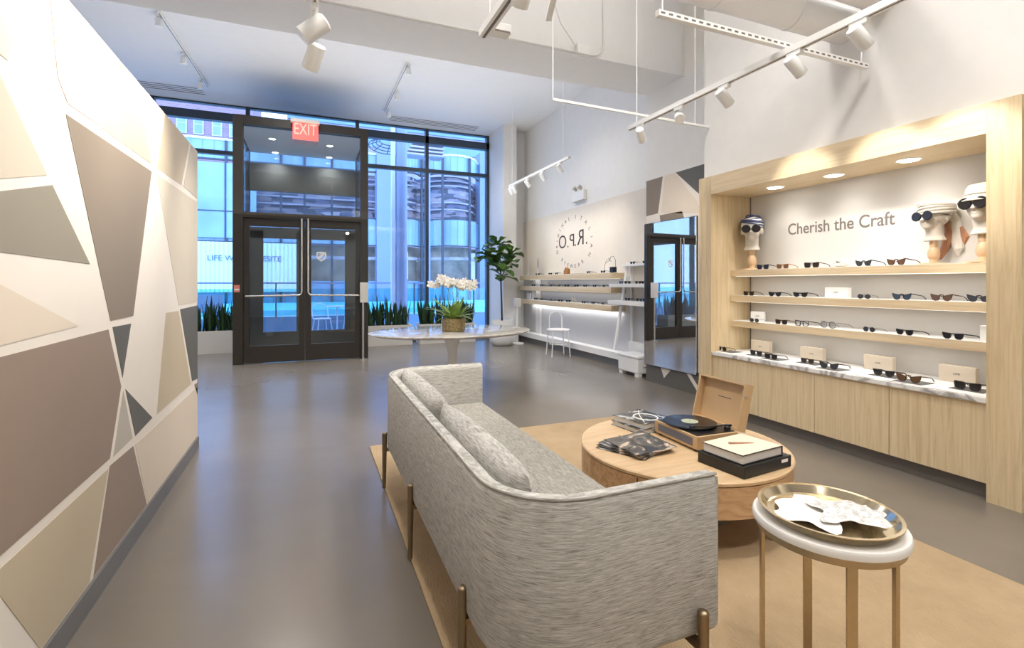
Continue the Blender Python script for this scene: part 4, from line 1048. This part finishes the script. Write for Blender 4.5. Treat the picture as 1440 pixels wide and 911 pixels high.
# ------------------------------------------------------------------ rug and sofa
o = MB().box(.44, 2.82, -.6, 4.03, 0, .012).build('area_rug', M['rug'], bevel=.004)
tag(o, 'large tan patterned rug under the sofa and coffee table', 'rug')
RZ = .0122
SXo, SX1, SY0, SY1, ZB, ZT = .448, 1.125, 1.12, 3.325, .265, .732
t = root('sofa', 'long grey woven sofa with curved shell back and slim brass legs', 'sofa', (.78, 2.22, RZ))
def plan(off, r=.25, nseg=10):
    """open U path: near arm front -> back -> far arm front, offset inwards by off"""
    x0 = SXo+off; y0 = SY0+off; y1 = SY1-off; rr = max(.04, r-off); p = []
    p.append((SX1, y0)); 
    for k in range(1, 7): p.append((SX1+(x0+rr-SX1)*k/7, y0))
    for k in range(nseg+1):
        q = PI/2*k/nseg; p.append((x0+rr-rr*math.sin(q), y0+rr-rr*math.cos(q)))
    for k in range(1, 12): p.append((x0, y0+rr+(y1-y0-2*rr)*k/12))
    for k in range(nseg+1):
        q = PI/2*k/nseg; p.append((x0+rr-rr*math.cos(q), y1-rr+rr*math.sin(q)))
    for k in range(1, 8): p.append((x0+rr+(SX1-x0-rr)*k/7, y1))
    return p
TH = .062
prof = [(.012, ZB), (.0, ZB+.02), (0, ZT-.025), (.008, ZT-.006), (.022, ZT), (TH-.020, ZT), (TH-.006, ZT-.008), (TH, ZT-.028), (TH, ZB+.02), (TH-.012, ZB)]
rings = [[(x, y, z) for x, y in plan(o_)] for o_, z in prof]
k = len(rings[0]); w = MB(); vs = [v for r_ in rings for v in r_]; fs = []
m_ = len(prof)
for i in range(m_):
    i2 = (i+1) % m_
    for j in range(k-1): fs.append((i*k+j, i*k+j+1, i2*k+j+1, i2*k+j))
fs.append(tuple(i*k for i in range(m_))); fs.append(tuple(i*k+k-1 for i in range(m_))[::-1])
w.add(vs, fs); w.build('shell', M['sofa'], t, world=True, ang=50, bevel=.008)
pp = [(x, y, ZT-.001) for x, y in plan(.010)]
MB().tube(pp, .0055, 8).build('piping', M['sofa'], t, world=True)
MB().tube([(SX1-.002, SY0+.006, ZB+.02), (SX1-.002, SY0+.006, ZT-.01)], .0055, 8).build('piping', M['sofa'], t, world=True)
w = MB().prism([(x, y, ZB+.005) for x, y in plan(TH-.004)], (0, 0, 1), .115); w.build('base', M['sofa'], t, world=True, bevel=.012)
w = MB().prism([(x, y, .386) for x, y in plan(TH+.001)], (0, 0, 1), .089)
sc = w.build('seat_cushion', M['seat'], t, world=True, bevel=.03); sc.modifiers['b'].segments = 5
def pillow(cy, L, tilt, lab=None):
    n, m2 = 22, 18; vs = []; H = .30; T = .075
    for side in (1, -1):
        for i in range(n+1):
            for j in range(m2+1):
                u = -1+2*i/n; v = -1+2*j/m2
                f = max(0, (1-abs(u)**3.2))**.45*max(0, (1-abs(v)**2.2))**.5
                vs.append(Vector((side*T*f, u*L/2*(1-.03*v*v), v*H/2*(1-.06*u*u))))
    rot = Matrix.Rotation(tilt, 3, 'Y'); c = Vector((SXo+.062+.085, cy, .475+H/2*.93))
    vs = [rot @ v+c for v in vs]; fs = []; q = (n+1)*(m2+1)
    for i in range(n):
        for j in range(m2):
            a = i*(m2+1)+j; fs.append((a, a+1, a+m2+2, a+m2+1)); fs.append((q+a, q+a+m2+1, q+a+m2+2, q+a+1))
    o = MB().add(vs, fs).build('sofa_pillow', M['sofa'], ang=80)
    tag(o, lab, 'cushion', 'long grey back pillows on the sofa')
pillow(2.72, 1.00, R(-10), 'long grey back pillow at the far end of the sofa')
pillow(1.74, .98, R(-10), 'long grey back pillow at the near end of the sofa')
w_legs = [(.452, 3.17, -1, 0), (.452, 2.31, -1, 0), (.452, 1.47, -1, 0), (1.045, SY0-.012, 0, -1), (1.045, SY1+.012, 0, 1), (SX1-.10, 2.22, 9, 9)]
for x, y, dx, dy in w_legs:
    if dx == 9:
        MB().tube([(x, y, RZ), (x, y, ZB+.01)], [.011, .015], 14).build('leg', M['brassd'], t, world=True); continue
    cx, cy = x-.0*dx+dx*.012, y+dy*.012
    w = MB().tube([(cx+dx*.004, cy+dy*.004, RZ), (cx, cy, .355)], [.011, .0165], 16)
    w.ball((cx, cy, .355), .0165, .0165, .008, 14, 8)
    w.box(min(cx, cx-dx*.12)-(.012 if dx == 0 else 0), max(cx, cx-dx*.12)+(.012 if dx == 0 else 0), min(cy, cy-dy*.12)-(.012 if dy == 0 else 0), max(cy, cy-dy*.12)+(.012 if dy == 0 else 0), ZB-.022, ZB-.002)
    w.build('leg', M['brassd'], t, world=True)

# ------------------------------------------------------------------ coffee table and its things
CX, CY, CT = 1.98, 2.25, .38
t = root('coffee_table', 'round knotty wood drum coffee table on the tan rug', 'coffee table', (CX, CY, RZ))
MB().lathe([(.555, .355), (.57, .360), (.572, .374), (.566, .38), (.01, .38)], (CX, CY, 0), 80).build('tabletop', M['ctop'], t, world=True, ang=40)
w = MB(); n = 72
w.lathe([(.52, .20), (.565, .205), (.568, .3545), (.02, .3545)], (CX, CY, 0), 80)
w.build('drum', M['coffee'], t, world=True, ang=40)
w = MB()
for a in (208,):
    q = R(a); c = Vector((CX+.5685*math.cos(q), CY+.5685*math.sin(q), 0)); s_ = Vector((-math.sin(q), math.cos(q), 0))*.003; rr = Vector((math.cos(q), math.sin(q), 0))*.0015
    w.add([c-s_+rr+Vector((0, 0, .207)), c+s_+rr+Vector((0, 0, .207)), c+s_+rr+Vector((0, 0, .353)), c-s_+rr+Vector((0, 0, .353))], [(0, 1, 2, 3)])
w.build('plank_seams', M['inkd'], t, world=True, smooth=False)
w = MB(); q = R(206); c = Vector((CX+.571*math.cos(q), CY+.571*math.sin(q), 0)); s_ = Vector((-math.sin(q), math.cos(q), 0))
w.bar(c+Vector((0, 0, .21)), c+Vector((0, 0, .30)), .014, .004); w.build('finger_notch', M['inkd'], t, world=True)
MB().lathe([(.26, RZ+.0), (.26, .20)], (CX, CY, 0), 48).build('recessed_plinth', M['toe'], t, world=True)  # dark colour stands in for the shade beneath the drum
for a in (20, 110, 200, 290):
    MB().tube([(CX+.49*math.cos(R(a)), CY+.49*math.sin(R(a)), RZ), (CX+.49*math.cos(R(a)), CY+.49*math.sin(R(a)), .2)], .012, 12).build('foot', M['brassd'], t, world=True)
TZ = .3803
# record player
t = root('record_player', 'light wood suitcase record player with its lid open on the coffee table', 'record player', (2.092, 2.262, TZ), R(-2))
bw, bd, bh = .46, .33, .085      # local: x along width (right = +x), y depth, front speaker faces -x/-y
# frame of reference: long speaker side faces the sofa (-X world)
w = MB().box(-.143, .143, -.185, .185, .012, bh)
w.build('case', M['kraft'], t, bevel=.004)
for sx in (-.12, .12):
    for sy in (-.15, .15): MB().lathe([(.012, 0), (.014, .0125)], (sx, sy, 0), 14).build('rubber_foot', M['black'], t)
MB().box(-.1445, -.143, -.150, .150, .028, bh-.014).build('speaker_grille', M['speaker'], t, smooth=False)
MB().box(-.132, .132, -.173, .173, bh, bh+.003).build('deck_plate', M['black'], t, bevel=.001)
MB().lathe([(.140, .0), (.142, .004), (.140, .010)], (-.010, .030, bh+.004), 48).build('platter', M['black'], t)
pl = t.children[-1]
MB().lathe([(.149, .0), (.150, .0015), (.149, .003), (.01, .003)], (0, 0, 0), 64).build('vinyl_record', M['vinyl'], t, loc=(-.010, .030, bh+.0145))
MB().lathe([(.048, .0), (.048, .0008)], (-.010, .030, bh+.0178), 32).build('record_label', mat('record_label', (.45, .50, .36), .6), t)
MB().lathe([(.003, 0), (.003, .008)], (-.010, .030, bh+.0186), 10).build('spindle', M['steel'], t)
w = MB().lathe([(.018, 0), (.018, .018), (.014, .022)], (.108, -.14, bh+.003), 20)
w.tube([(.125, -.155, bh+.03), (.105, -.14, bh+.03), (-.02, -.125, bh+.028), (-.075, -.08, bh+.024)], [.008, .005, .004, .004], 10)
w.box(-.095, -.070, -.088, -.068, bh+.019, bh+.027)
w.build('tonearm', M['black'], t)
MB().box(-.01, .02, -.1867, -.185, .035, .06).build('knob_plate', M['amber'], t, smooth=False)
lidt = MB(); q = R(14)                           # lid hinged on the far (+x) long side, leaning back
L = .268; W = .185
hx, hz = .138, bh+.002
d = Vector((math.sin(q), 0, math.cos(q))); nn = Vector((math.cos(q), 0, -math.sin(q)))
def LP(u, v, n_): return Vector((hx, 0, hz))+d*u+Vector((0, v, 0))+nn*n_
def lbox(w, u0, u1, v0, v1, n0, n1, mi=0):
    vs = [LP(u, v, n_) for n_ in (n0, n1) for v in (v0, v1) for u in (u0, u1)]
    w.add(vs, [(0, 2, 3, 1), (4, 5, 7, 6), (0, 1, 5, 4), (2, 6, 7, 3), (0, 4, 6, 2), (1, 3, 7, 5)], mi)
lbox(lidt, 0, L, -W, W, .048, .058)
lbox(lidt, 0, .012, -W, W, 0, .048); lbox(lidt, L-.012, L, -W, W, 0, .048)
lbox(lidt, .012, L-.012, -W, -W+.012, 0, .048); lbox(lidt, .012, L-.012, W-.012, W, 0, .048)
ld = lidt.build('lid', M['kraft'], t, smooth=False)
ln = MB(); lbox(ln, .16, .164, -.05, .05, .0465, .0479); ln.build('lid_mark', M['inkd'], ld, smooth=False)
ln = MB(); lbox(ln, .19, .205, -W-.003, -W, .004, .022); ln.build('lid_catch', M['steel'], ld, smooth=False)
# books
def book(name, lab, loc, rz, w_, d_, h_, cm, group=None, extra=None):
    t = root(name, lab, 'book', loc, rz, group)
    MB().box(-w_/2, w_/2, -d_/2, d_/2, 0, .003).box(-w_/2, w_/2, -d_/2, d_/2, h_-.003, h_).box(w_/2-.003, w_/2, -d_/2, d_/2, .003, h_-.003).build('cover', cm, t, smooth=False)
    MB().box(-w_/2+.006, w_/2-.003, -d_/2+.006, d_/2-.006, .0031, h_-.0031).build('pages', M['pages'], t, smooth=False)
    return t
gb = 'stacked books at the far side of the coffee table'
book('art_book', 'lower black-covered book of the far stack on the coffee table', (1.965, 2.60, TZ), R(8), .26, .27, .030, M['cover'], gb)
b = book('art_book', 'upper book of the far stack with black and white photo cover', (1.975, 2.605, TZ+.0303), R(14), .26, .26, .036, M['cover'], gb)
b = [c for c in b.children if c.name.startswith('cover')][0]
w = MB(); w.tube([(-.10, -.10, .0365), (0, .02, .0365), (.09, .10, .0365)], .003, 6); w.tube([(.07*math.cos(a*PI/8), -.03+.08*math.sin(a*PI/8), .0365) for a in range(16)], .004, 6, closed=True)
w.build('white_cover_motif', M['wbox'], b)
bk = root('boxed_book', 'large black slipcase under the white book on the coffee table', 'book', (2.045, 1.865, TZ), R(6))
MB().box(-.18, .18, -.135, .135, 0, .058).build('slipcase', M['black'], bk, bevel=.003)
MB().box(-.165, .165, -.12, .12, .0581, .0595).build('cover_panel', M['vinyl'], bk, smooth=False)
MB().box(.10, .15, -.1358, -.1352, .030, .046).build('spine_label', M['wbox'], bk, smooth=False)
bb = book('white_book', 'large cream book with a pencil drawing cover on the black slipcase', (2.028, 1.862, TZ+.060), R(6), .305, .235, .045, M['black'])
cs = MB().box(-.149, .149, -.114, .114, .0452, .0462).build('cover_sheet', mat('cover_cream', (.80, .70, .57), .6), bb, smooth=False)
w = MB().tube([(-.06, .030, .048), (.03, -.01, .048), (.06, -.025, .048)], [.007, .004, .001], 8); w.build('cover_drawing', M['rust'], cs)
# magazines fan
for i in range(6):
    w = MB(); n = 10; Wd, Hd = .27, .30; vs = []
    for sgn in (0, 1):
        for a in range(n+1):
            for c_ in range(n+1):
                u, v = a/n, c_/n
                zz = .005*i+.006*math.sin(u*2.6+i)*v*v*(1 if i else 0)+.012*max(0, u-.7)*(1+i*.3)
                vs.append(((u-.5)*Wd, (v-.5)*Hd, zz+sgn*.003))
    q = (n+1)**2; fs = []
    for a in range(n):
        for c_ in range(n):
            b_ = a*(n+1)+c_; fs += [(b_, b_+n+1, b_+n+2, b_+1), (q+b_, q+b_+1, q+b_+n+2, q+b_+n+1)]
    for a in range(n):
        for (e1, e2) in ((a, a+1), (n*(n+1)+a, n*(n+1)+a+1), (a*(n+1), (a+1)*(n+1)), (a*(n+1)+n, (a+1)*(n+1)+n)): fs.append((e1, e2, q+e2, q+e1))
    w.add(vs, fs)
    o = w.build('magazine', M['mag'] if i % 2 else M['cover'], loc=(1.665+.007*i, 2.285-.004*i, TZ+.001), rot=(0, 0, R(26-5*i)))
    tag(o, '%s glossy dark magazine in the fanned pile beside the sofa' % ['bottom', 'second lowest', 'third lowest', 'third from top', 'second from top', 'topmost'][i], 'magazine', 'fanned magazines on the coffee table')

# ------------------------------------------------------------------ side table with tray
SX, SY, SZ = 1.43, 1.00, .60
t = root('side_table', 'round white-topped side table on slim brass legs in the foreground', 'side table', (SX, SY, RZ))
MB().lathe([(.192, SZ-.026), (.200, SZ-.022), (.202, SZ-.008), (.198, SZ)], (SX, SY, 0), 64).build('tabletop', M['whitep'], t, world=True, ang=50)
w = MB(); w.lathe([(.186, SZ-.046), (.190, SZ-.046), (.190, SZ-.0265), (.186, SZ-.0265)], (SX, SY, 0), 64); w.build('apron_ring', M['brass'], t, world=True)
ra = R(55)  # direction from camera measured from +Y
f = Vector((math.sin(ra), math.cos(ra), 0)); l = Vector((math.cos(ra), -math.sin(ra), 0))
for a, b in ((.055, -.168), (-.055, .168), (.168, .055), (-.168, -.055)):
    p = Vector((SX, SY, 0))+l*a+f*b
    rad = (l*a+f*b).normalized(); tan = Vector((-rad.y, rad.x, 0))
    w = MB(); vs = []
    for z in (RZ, SZ-.046):
        for u, v in ((-1, -1), (1, -1), (1, 1), (-1, 1)): vs.append(p+rad*u*.005+tan*v*.0125+Vector((0, 0, z)))
    w.add(vs, [(3, 2, 1, 0), (4, 5, 6, 7)]+[(i, (i+1) % 4, 4+(i+1) % 4, 4+i) for i in range(4)])
    w.build('leg', M['brass'], t, world=True)
t = root('brass_tray', 'round polished brass tray on the white side table', 'tray', (SX, SY, SZ+.0004))
MB().lathe([(.150, 0), (.165, .003), (.178, .022), (.186, .026), (.186, .029), (.176, .028), (.160, .007), (.150, .005), (.01, .005)], n=64).build('dish', mat('polished_brass', (.72, .62, .44), .14, 1.0), t, ang=40)
for i, (x, y, rz, s_, lab) in enumerate(((-.03, .03, 20, 1.0, 'crumpled white tissue sheet on the left of the brass tray'), (.045, -.035, -35, .85, 'second folded white paper with grey print on the right of the brass tray'))):
    w = MB(); n = 14; r5 = random.Random(90+i); vs = []
    bump = [[r5.uniform(0, .012) for _ in range(n+1)] for _ in range(n+1)]
    for a in range(n+1):
        for c_ in range(n+1):
            u, v = a/n-.5, c_/n-.5
            ed = 1+.18*math.sin(5*math.atan2(v, u)+i)
            vs.append(Vector((u*.20*s_*ed, v*.17*s_*ed, .004+bump[a][c_]*.18+.004*abs(math.sin(u*9+v*6)))))
    m3 = len(vs); vs += [v-Vector((0, 0, .0008)) for v in vs]; fs = []
    for a in range(n):
        for c_ in range(n):
            b_ = a*(n+1)+c_; fs += [(b_, b_+n+1, b_+n+2, b_+1), (m3+b_, m3+b_+1, m3+b_+n+2, m3+b_+n+1)]
    w.add(vs, fs)
    o = w.build('tissue_paper', M['petal'] if i == 0 else marble('printed_tissue', (.84, .83, .81), (.45, .44, .43), .7, 14), loc=(SX+x, SY+y, SZ+.006+.010*i), rot=(0, 0, R(rz)), ang=15)
    tag(o, lab, 'paper')

# ------------------------------------------------------------------ exterior
o = MB().box(-40, 45, 11.1, 70, -.25, -.02).build('street_paving', M['pave'], smooth=False); struct(o, 'blue-grey paved plaza outside')
o = MB().box(-14, 16, 17, 23.5, -.02, .45).build('ice_rink', M['rink'], smooth=False); tag(o, 'pale cyan rink platform on the plaza outside the windows', 'rink')
t = root('glass_railing', 'glass balustrade with thin rail across the plaza outside', 'railing', (0, 14.2, -.02))
MB().box(-9, 11, 14.18, 14.22, 1.28, 1.32).build('top_rail', M['xcol'], t, world=True, smooth=False)
MB().box(-9, 11, 14.19, 14.21, .45, 1.15).build('glass_panel', M['rail'], t, world=True, smooth=False)
MB().box(-9, 11, 14.17, 14.23, -.02, .42).build('kerb', M['xglass2'], t, world=True, smooth=False)
for k in range(11): MB().box(-8+1.8*k-.015, -8+1.8*k+.015, 14.17, 14.23, .4, 1.3).build('rail_post', M['xdark'], t, world=True, smooth=False)
# office building opposite
BY = 25.
t = root('office_building', 'curved pale blue glass office block across the plaza', 'building', (2, BY, -.02))
def wallline():
    p = [(-14, BY), (2.6, BY)]
    return p
segs = []
def arc(x0, x1, bulge, n=8):
    return [(x0+(x1-x0)*i/n, BY-bulge*math.sin(PI*i/n)**.6) for i in range(n+1)]
line = [(-14., BY+.5), (-5.2, BY+.5), (-5.2, BY), (-1.2, BY), (1.0, BY), (3.1, BY)]+arc(3.9, 5.2, .6)[1:]+arc(5.4, 8.3, 1.3)+arc(8.9, 12., 1.0)+[(20, BY+.4)]
def band(z0, z1, off, nm, m):
    w = MB()
    for (a, b), (c, d) in zip(line[:-1], line[1:]):
        w.add([(a, b+off, z0), (c, d+off, z0), (c, d+off, z1), (a, b+off, z1), (a, b+off+.1, z0), (c, d+off+.1, z0), (c, d+off+.1, z1), (a, b+off+.1, z1)], [(0, 1, 2, 3), (7, 6, 5, 4), (3, 2, 6, 7), (0, 4, 5, 1)])
    w.build(nm, m, t, world=True, smooth=False)
band(-.02, 1.4, 0, 'plinth', M['xglass2'])
band(1.4, 3.15, .8, 'shop_interior', M['xbeige'])
band(2.45, 2.6, .2, 'shop_rail', M['xpink'])
band(3.15, 4.5, 0, 'lower_cladding', M['xglass'])
band(4.5, 6.75, .8, 'office_interior', M['xoff'])
for z in (5.0, 5.35, 6.2, 6.45): band(z, z+.07, .5, 'floor_slab', M['xpink'])
band(6.75, 7.6, 0, 'upper_cladding', M['xglass'])
band(4.45, 4.5, -.03, 'ledge', M['xdark']); band(3.12, 3.17, -.03, 'ledge', M['xdark']); band(6.73, 6.80, -.03, 'ledge', M['xdark']); band(7.6, 7.7, -.05, 'parapet', M['xwhite'])
for x, y in ((-8, BY+.45), (-3.4, BY-.05), (-1.2, BY-.05), (-.2, BY-.05), (1.0, BY-.05), (3.1, BY-.05), (3.6, BY-.2), (4.2, BY-.45), (5.3, BY-.1), (6.1, BY-1.2), (7.5, BY-1.2), (8.6, BY-.1), (10.4, BY-1.05), (11.6, BY-.6)):
    MB().box(x-.05, x+.05, y-.06, y+.06, -.02, 7.6).build('mullion', M['xdark'], t, world=True, smooth=False)
for x0, x1 in ((3.05, 3.95), (8.35, 8.95)):
    MB().box(x0, x1, BY-.3, BY+.5, -.02, 8.2).build('pier', M['xcol'], t, world=True, smooth=False)
w = MB()
for (a, b), (c, d) in zip(line[:-1], line[1:]):
    L_ = math.hypot(c-a, d-b); n_ = max(1, int(L_/.42))
    for q in range(n_):
        f_ = q/n_; x, y = a+(c-a)*f_, b+(d-b)*f_
        for z0, z1 in ((3.17, 4.45), (6.8, 7.6)): w.box(x-.012, x+.012, y-.02, y+.01, z0, z1)
w.build('panel_seams', M['xglass2'], t, world=True, smooth=False)
# big left glazing and slatted box with lettering
MB().box(-5.15, -2.2, BY-.12, BY-.08, 3.3, 6.6).build('large_glazing', M['xglass'], t, world=True, smooth=False)
MB().box(-5.15, -2.2, BY-.14, BY-.07, 4.45, 4.5).build('glazing_bar', M['xdark'], t, world=True, smooth=False)
MB().box(-3.45, -3.38, BY-.15, BY-.07, 3.3, 6.6).build('glazing_bar', M['xdark'], t, world=True, smooth=False)
w = MB()
for k in range(30): w.box(-5.1+.17*k, -5.0+.17*k, BY-.35, BY-.28, .9, 3.1)
w.build('slat_screen', M['xwhite'], t, world=True, smooth=False)
MB().box(-5.1, -.0, BY-.27, BY-.24, .9, 3.1).build('lit_backing', M['xlit'], t, world=True, smooth=False)
textmesh('lettering', 'LIFE WI', .34, M['xink'], t, (-6.08, -.38, 2.3), RF, .01, align='LEFT')
textmesh('lettering', 'ESITE', .34, M['xink'], t, (-3.95, -.38, 2.3), RF, .01, align='LEFT')
for x in (4.3, 6.6, 7.9): MB().box(x, x+.35, BY-.1+.3, BY+.1+.3, 1.5, 2.9).build('shop_display', M['xlit'], t, world=True, smooth=False)
# brick building behind
t = root('brick_building', 'mauve brick building with white sash windows behind the glass block', 'building', (-8, 34, -.02))
MB().box(-22, -3.2, 34, 40, -.02, 14.5).build('brick_wall', M['xbrick'], t, world=True, smooth=False)
for x in (-11.3, -10.4, -9.5, -8.6, -7.75, -6.9, -6.05, -5.1, -4.2):
    for z in (10.15, 12.2):
        f_ = MB().box(x-.26, x+.26, 33.93, 34.02, z-.05, z+1.15).build('window_frame', M['xwhite'], t, world=True, smooth=False)
        MB().box(x-.20, x+.20, 33.9, 33.935, z+.02, z+.52).box(x-.20, x+.20, 33.9, 33.935, z+.58, z+1.08).build('window_pane', M['xglass'], t, world=True, smooth=False)
MB().box(-22, -3.2, 33.8, 34, 9.2, 9.4).build('cornice', M['xpink'], t, world=True, smooth=False)
# tower behind right
t = root('tall_building', 'pale grey banded building rising behind the curved glass block', 'building', (8, 40, -.02))
MB().box(-1.5, 26, 40, 46, -.02, 19.5).build('tower_wall', M['xpink'], t, world=True, smooth=False)
w = MB()
for k in range(5): w.box(-1.5, 26, 39.9, 40, 9+k*1.5, 9.8+k*1.5)
w.build('window_bands', M['xglass2'], t, world=True, smooth=False)
t = root('canopy_sculpture', 'rounded lattice canopy seen high through the transom window', 'canopy', (3.2, 22, 7.0))
w = MB(); cx, cz = 3.15, 7.28
for k in range(4): w.tube([(cx+.78*math.cos(a*PI/12)*(1-.16*k), 22-.25*k, cz+.34*math.sin(a*PI/12)*(1-.18*k)) for a in range(24)], .022, 6, closed=True)
for a in range(0, 24, 3): w.tube([(cx+.78*math.cos(a*PI/12), 22, cz+.34*math.sin(a*PI/12)), (cx+.40*math.cos(a*PI/12), 21.25, cz+.16*math.sin(a*PI/12))], .018, 6)
w.tube([(cx+.35, 22, cz-.34), (cx+.35, 22, 5.9)], .05, 8)
w.build('lattice', M['xdark'], t, world=True)
w = MB()
for k in range(4): w.box(3.9+.1*k, 5.6, 21.6, 22.4, 6.95+.16*k, 7.03+.16*k)
w.build('canopy_slats', M['xpink'], t, world=True, smooth=False)
MB().box(4.9, 5.05, 21.9, 22.1, .455, 7.5).build('canopy_post', M['xcol'], t, world=True, smooth=False)
t = root('street_column', 'tall blue-grey round column standing outside the right window', 'column', (2.35, 13.1, -.02))
MB().tube([(2.25, 13.1, -.02), (2.25, 13.1, 6.5)], .15, 20).build('shaft', M['xcol'], t, world=True)
MB().box(1.98, 2.08, 13.05, 13.15, -.02, 6.5).build('white_side_strip', M['xwhite'], t, world=True, smooth=False)
# outdoor seats seen through the door
ch = root('outdoor_chair', 'white wire outdoor chair on the left seen through the right door', 'chair', (.30, 13.0, -.02), R(20), 'white outdoor chairs on the plaza')
MB().lathe([(.20, .43), (.21, .44), (.21, .455)], n=20).build('seat', M['xframe'], ch)
for sx, sy in ((-1, -1), (1, -1), (-1, 1), (1, 1)): MB().tube([(sx*.14, sy*.14, .43), (sx*.2, sy*.2, 0)], .014, 8).build('leg', M['xframe'], ch)
MB().tube([(-.19, .1, .45), (-.2, .2, .75), (0, .24, .82), (.2, .2, .75), (.19, .1, .45)], .014, 8).build('backrest', M['xframe'], ch)
dup(ch, (1.02, 13.0, -.02), R(-30), 'white wire outdoor chair on the right beside the plaza table')
t = root('outdoor_table', 'small round white outdoor table between the plaza chairs', 'table', (.68, 13.7, -.02))
MB().lathe([(.30, .70), (.30, .72)], n=28).build('tabletop', M['xframe'], t)
MB().tube([(0, 0, .01), (0, 0, .70)], .02, 10).build('pedestal', M['xframe'], t)
MB().lathe([(.2, 0), (.2, .015)], n=24).build('base', M['xframe'], t)
t = root('outdoor_bench', 'blue bench with a back on the plaza outside the left window', 'bench', (-2.6, 13.2, -.02))
MB().box(-3.3, -1.9, 13.0, 13.5, .40, .47).build('seat', M['xglass2'], t, world=True, smooth=False)
MB().box(-3.3, -1.9, 13.45, 13.52, .60, 1.02).build('backrest', M['xglass2'], t, world=True, smooth=False)
for x in (-3.2, -2.05): MB().box(x, x+.06, 13.05, 13.5, -.02, .62).build('leg', M['xdark'], t, world=True, smooth=False)

# ------------------------------------------------------------------ lights
def area(name, loc, sx, sy, e, rot=(0, 0, 0), col=(1, .97, .93)):
    l = bpy.data.lights.new(name, 'AREA'); l.shape = 'RECTANGLE'; l.size = sx; l.size_y = sy; l.energy = e; l.color = col
    o = bpy.data.objects.new(name, l); C.objects.link(o); o.location = loc; o.rotation_euler = rot
    return o
def lamp(x, y, z, e, size=.14, rot=(0, 0, 0), ang=150):  # added fill spot, hung without any fixture, to brighten the room
    l = bpy.data.lights.new('fill_lamp', 'SPOT'); l.energy = e; l.spot_size = R(ang); l.spot_blend = 1; l.shadow_soft_size = size; l.color = (1, .955, .89)
    o = bpy.data.objects.new('fill_lamp', l); C.objects.link(o); o.location = (x, y, z); o.rotation_euler = rot
for x, y, e in ((.6, 2.9, 60), (2.3, 2.7, 55), (.3, 1.4, 80), (2.1, 1.2, 85), (.2, -.6, 100), (2.3, -.8, 110)): lamp(x, y, 4.5, e)
for x, y in ((-2.4, 3.5), (-2.4, 6.5)): lamp(x, y, 4.5, 60)
area('front_ceiling_fill', (.6, 8.0, 2.4), 6.0, 3.4, 37, (R(180), 0, 0), (1, .99, .97))  # added upward fill for the front ceiling; no fixture belongs to it
area('shop_ceiling_fill', (1.6, 1.9, 3.7), 3.0, 2.0, 42, (R(180), 0, 0))  # unseen upward fill, added to raise the ambient level near the display
for x, y in ((-.3, 7.6), (2.9, 7.0), (2.6, 9.2), (-2.6, 9.0)): lamp(x, y, 4.6, 70)

wd = bpy.data.worlds.new('dusk'); scene.world = wd; wd.use_nodes = True
nt = wd.node_tree; bg = nt.nodes['Background']
tc = nt.nodes.new('ShaderNodeTexCoord'); sp = nt.nodes.new('ShaderNodeSeparateXYZ'); rp = nt.nodes.new('ShaderNodeValToRGB')
nt.links.new(tc.outputs['Generated'], sp.inputs[0]); nt.links.new(sp.outputs['Z'], rp.inputs['Fac']); nt.links.new(rp.outputs['Color'], bg.inputs['Color'])
rp.color_ramp.elements[0].color = (.42, .62, 1, 1); rp.color_ramp.elements[1].color = (.28, .47, 1, 1)
bg.inputs['Strength'].default_value = 2.8

# ------------------------------------------------------------------ camera
cam = bpy.data.cameras.new('camera'); co = bpy.data.objects.new('camera', cam); C.objects.link(co)
cam.sensor_width = 36; cam.lens = 36*692/1440; cam.shift_y = -(455.5-398)/1440
cam.clip_start = .02; cam.clip_end = 300
co.location = (0, 0, 1.3); co.rotation_euler = (R(90), 0, R(-22.4))
scene.camera = co
vs_ = scene.view_settings; vs_.view_transform = 'Standard'; vs_.look = 'None'; vs_.gamma = 1; vs_.exposure = 0.95; vs_.use_curve_mapping = False
